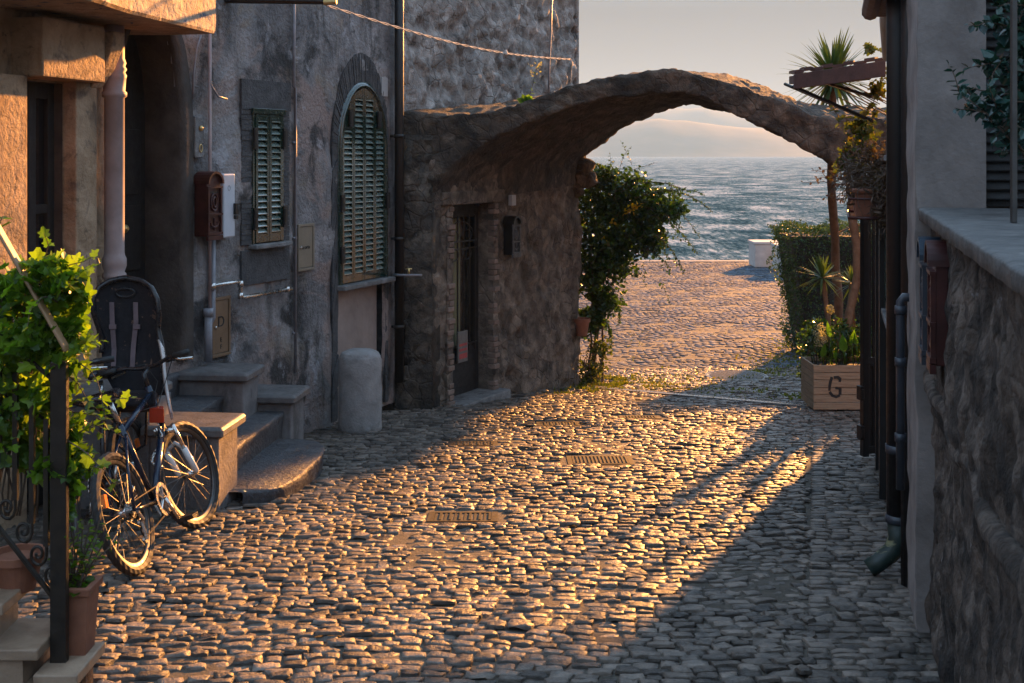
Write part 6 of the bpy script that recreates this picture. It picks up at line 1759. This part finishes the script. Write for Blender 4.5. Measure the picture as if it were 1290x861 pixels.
blobs(mb, [(P(1090, 218, 7.9), (.16, .3, .08), 4), (P(1100, 245, 7.8), (.13, .3, .12), 6), (P(1085, 235, 8.2), (.10, .3, .10), 4), (P(1112, 240, 7.4), (.06, .2, .14), 3), (P(1115, 265, 7.3), (.03, .15, .12), 2), (P(1092, 200, 8.0), (.14, .3, .12), 4)], 2300, .048, 'long', 8, gap=-.15, gs=9)
for k in range(110):
    a = P(r.uniform(1064, 1126), r.uniform(200, 245), r.uniform(7.4, 8.3)); d = Vector((r.uniform(-1, .3), r.uniform(-.6, .6), r.uniform(-.6, .7))).normalized(); q = [a]
    for i in range(7): d = (d + rv(r) * .5 + Vector((0, 0, -.22))).normalized(); q.append(q[-1] + d * .03)
    shoot(mb, tw, q, 4, .035, 'long', r, rad=.0032)
for (pa, pb2, n) in (((1075, 215), (1012, 240), 9), ((1075, 210), (1030, 225), 10), ((1070, 225), (1022, 222), 8), ((1080, 230), (1035, 262), 10), ((1065, 205), (1026, 232), 12), ((1072, 240), (1042, 255), 9)):
    q = [P(lerp(pa[0], pb2[0], t_) , lerp(pa[1], pb2[1], t_) + r.uniform(-4, 4) + 8 * math.sin(t_ * 5), 8.6) for t_ in [k / 7 for k in range(8)]]
    shoot(mb, tw, q, n, .04, 'oval', r, rad=.004)
for k in range(9):
    x = r.uniform(1100, 1120); q = [P(x, 240, 7.5)]
    for i in range(9): q.append(q[-1] + Vector((r.uniform(-.012, .012), 0, -.035)))
    shoot(mb, tw, q, 10, .035, 'long', r, rad=.003)
obj('dead_leaves', mb, M['leaf_dry'], dv_); obj('stems', tw, M['twig'], dv_, True)
gv = thing('green_vine', 'sparse yellow green vine hanging from the awning down past the arch end', 'vine', P(1095, 215, 8.5))
mb, tw = MB(), MB()
for (pl, n) in ([((1112, 76), (1114, 95), (1111, 110), (1110, 125)), 20], [((1110, 110), (1100, 130), (1102, 150), (1098, 175)), 20], [((1098, 130), (1088, 150), (1080, 180), (1078, 205)), 26], [((1090, 150), (1070, 165), (1062, 190), (1064, 212)), 22], [((1105, 140), (1095, 165), (1090, 190), (1085, 212)), 24], [((1120, 135), (1121, 150), (1120, 160)), 10], [((1095, 170), (1075, 190), (1055, 205), (1045, 225)), 16], [((1050, 134), (1054, 146), (1060, 165)), 8], [((1064, 145), (1068, 158), (1066, 172)), 7]):
    pts_ = [P(a, b, 8.6 + r.uniform(-.1, .1)) for a, b in pl]
    q = []
    for i in range(len(pts_) - 1):
        for k in range(4): q.append(pts_[i].lerp(pts_[i + 1], k / 4) + Vector((r.uniform(-.01, .01), 0, r.uniform(-.008, .008))))
    q.append(pts_[-1]); shoot(mb, tw, q, n, .05, 'ivy', r, rad=.0035)
blobs(mb, [(P(1085, 190, 8.5), (.10, .15, .12), 4), (P(1094, 165, 8.4), (.06, .1, .08), 2), (P(1070, 210, 8.5), (.12, .15, .06), 3), (P(1103, 112, 8.6), (.03, .1, .06), 2), (P(1098, 62, 8.3), (.05, .06, .03), 1), (P(1085, 160, 8.6), (.08, .12, .1), 3), (P(1070, 190, 8.6), (.07, .1, .07), 2)], 420, .045, 'ivy', 18, gs=9)
for k in range(12):
    a = P(r.uniform(1055, 1108), r.uniform(105, 125), 8.7); tw.tube([a, a + Vector((.12, .05, -.05)), a + Vector((.25, 0, -.13))], .004, 5)
obj('leaves', mb, M['leaf_vine'], gv); obj('stems', tw, M['twig'], gv, True)
# --- dark glossy shrub upper right above ledge
r = random.Random(71)
ds = thing('glossy_shrub', 'dark glossy leaved branches in front of the slatted screen above the ledge', 'shrub', P(1290, 285, 4.6))
mb, tw = MB(), MB()
brs = [[(1330, 230), (1290, 190), (1262, 165), (1235, 135), (1212, 122)], [(1330, 200), (1285, 150), (1255, 120), (1228, 112), (1208, 116)], [(1330, 120), (1290, 90), (1260, 80), (1240, 82)], [(1330, 60), (1290, 40), (1262, 30), (1245, 28)], [(1340, 20), (1300, 10), (1275, 5), (1258, 8)],
       [(1330, 180), (1290, 125), (1272, 95), (1262, 75)], [(1340, 260), (1300, 215), (1280, 180), (1272, 150)], [(1330, 150), (1300, 130), (1270, 128), (1246, 150)], [(1340, 100), (1300, 60), (1285, 30), (1290, 5)], [(1330, 170), (1290, 165), (1260, 140), (1243, 118)]]
for bq in brs:
    yy = r.uniform(4.25, 4.8); pts_ = [P(a, b, yy) for a, b in bq]; q = []
    for i in range(len(pts_) - 1):
        for k in range(4): q.append(pts_[i].lerp(pts_[i + 1], k / 4) + rv(r) * .004)
    q.append(pts_[-1]); shoot(mb, tw, q, 46, .055, 'oval', r, rad=.005)
    for k in range(3):
        a = q[r.randint(3, len(q) - 1)]; d = rv(r); d.x = -abs(d.x); s_ = [a]
        for i in range(4): d = (d + rv(r) * .3).normalized(); s_.append(s_[-1] + d * .03)
        shoot(mb, tw, s_, 9, .05, 'oval', r, rad=.003)
blobs(mb, [(P(1290, 160, 4.6), (.10, .15, .12), 3), (P(1300, 60, 4.6), (.10, .15, .2), 3), (P(1275, 60, 4.9), (.08, .1, .2), 2)], 260, .055, 'oval', 28, gs=7)
obj('leaves', mb, M['leaf_dark'], ds); obj('stems', tw, M['twig'], ds, True)
# --- little plant on the arch top
lp = thing('wall_flower', 'thin flowering weed rooted on top of the arch against the rough stone house', 'plant', P(662, 131, 12.3))
mb, tw, fl_ = MB(), MB(), MB(); r = random.Random(81)
shoot(mb, tw, [P(661, 133, 12.3), P(668, 118, 12.3), P(672, 104, 12.3), P(676, 84, 12.3)], 9, .05, 'long', r, rad=.004)
for k in range(7): leaf(mb, P(662, 130, 12.3), Vector((r.uniform(-1, 1), -.2, r.uniform(.1, .8))).normalized(), Vector((0, -1, .4)), .10, 'oval')
for k in range(26): leaf(fl_, P(674 + r.uniform(-8, 8), 88 + r.uniform(-8, 8), 12.3 + r.uniform(-.05, .05)), rv(r), rv(r), .03, 'oval')
obj('leaves', mb, M['leaf_near'], lp); obj('stem', tw, M['twig'], lp); obj('blossom', fl_, M['flower_dry'], lp)
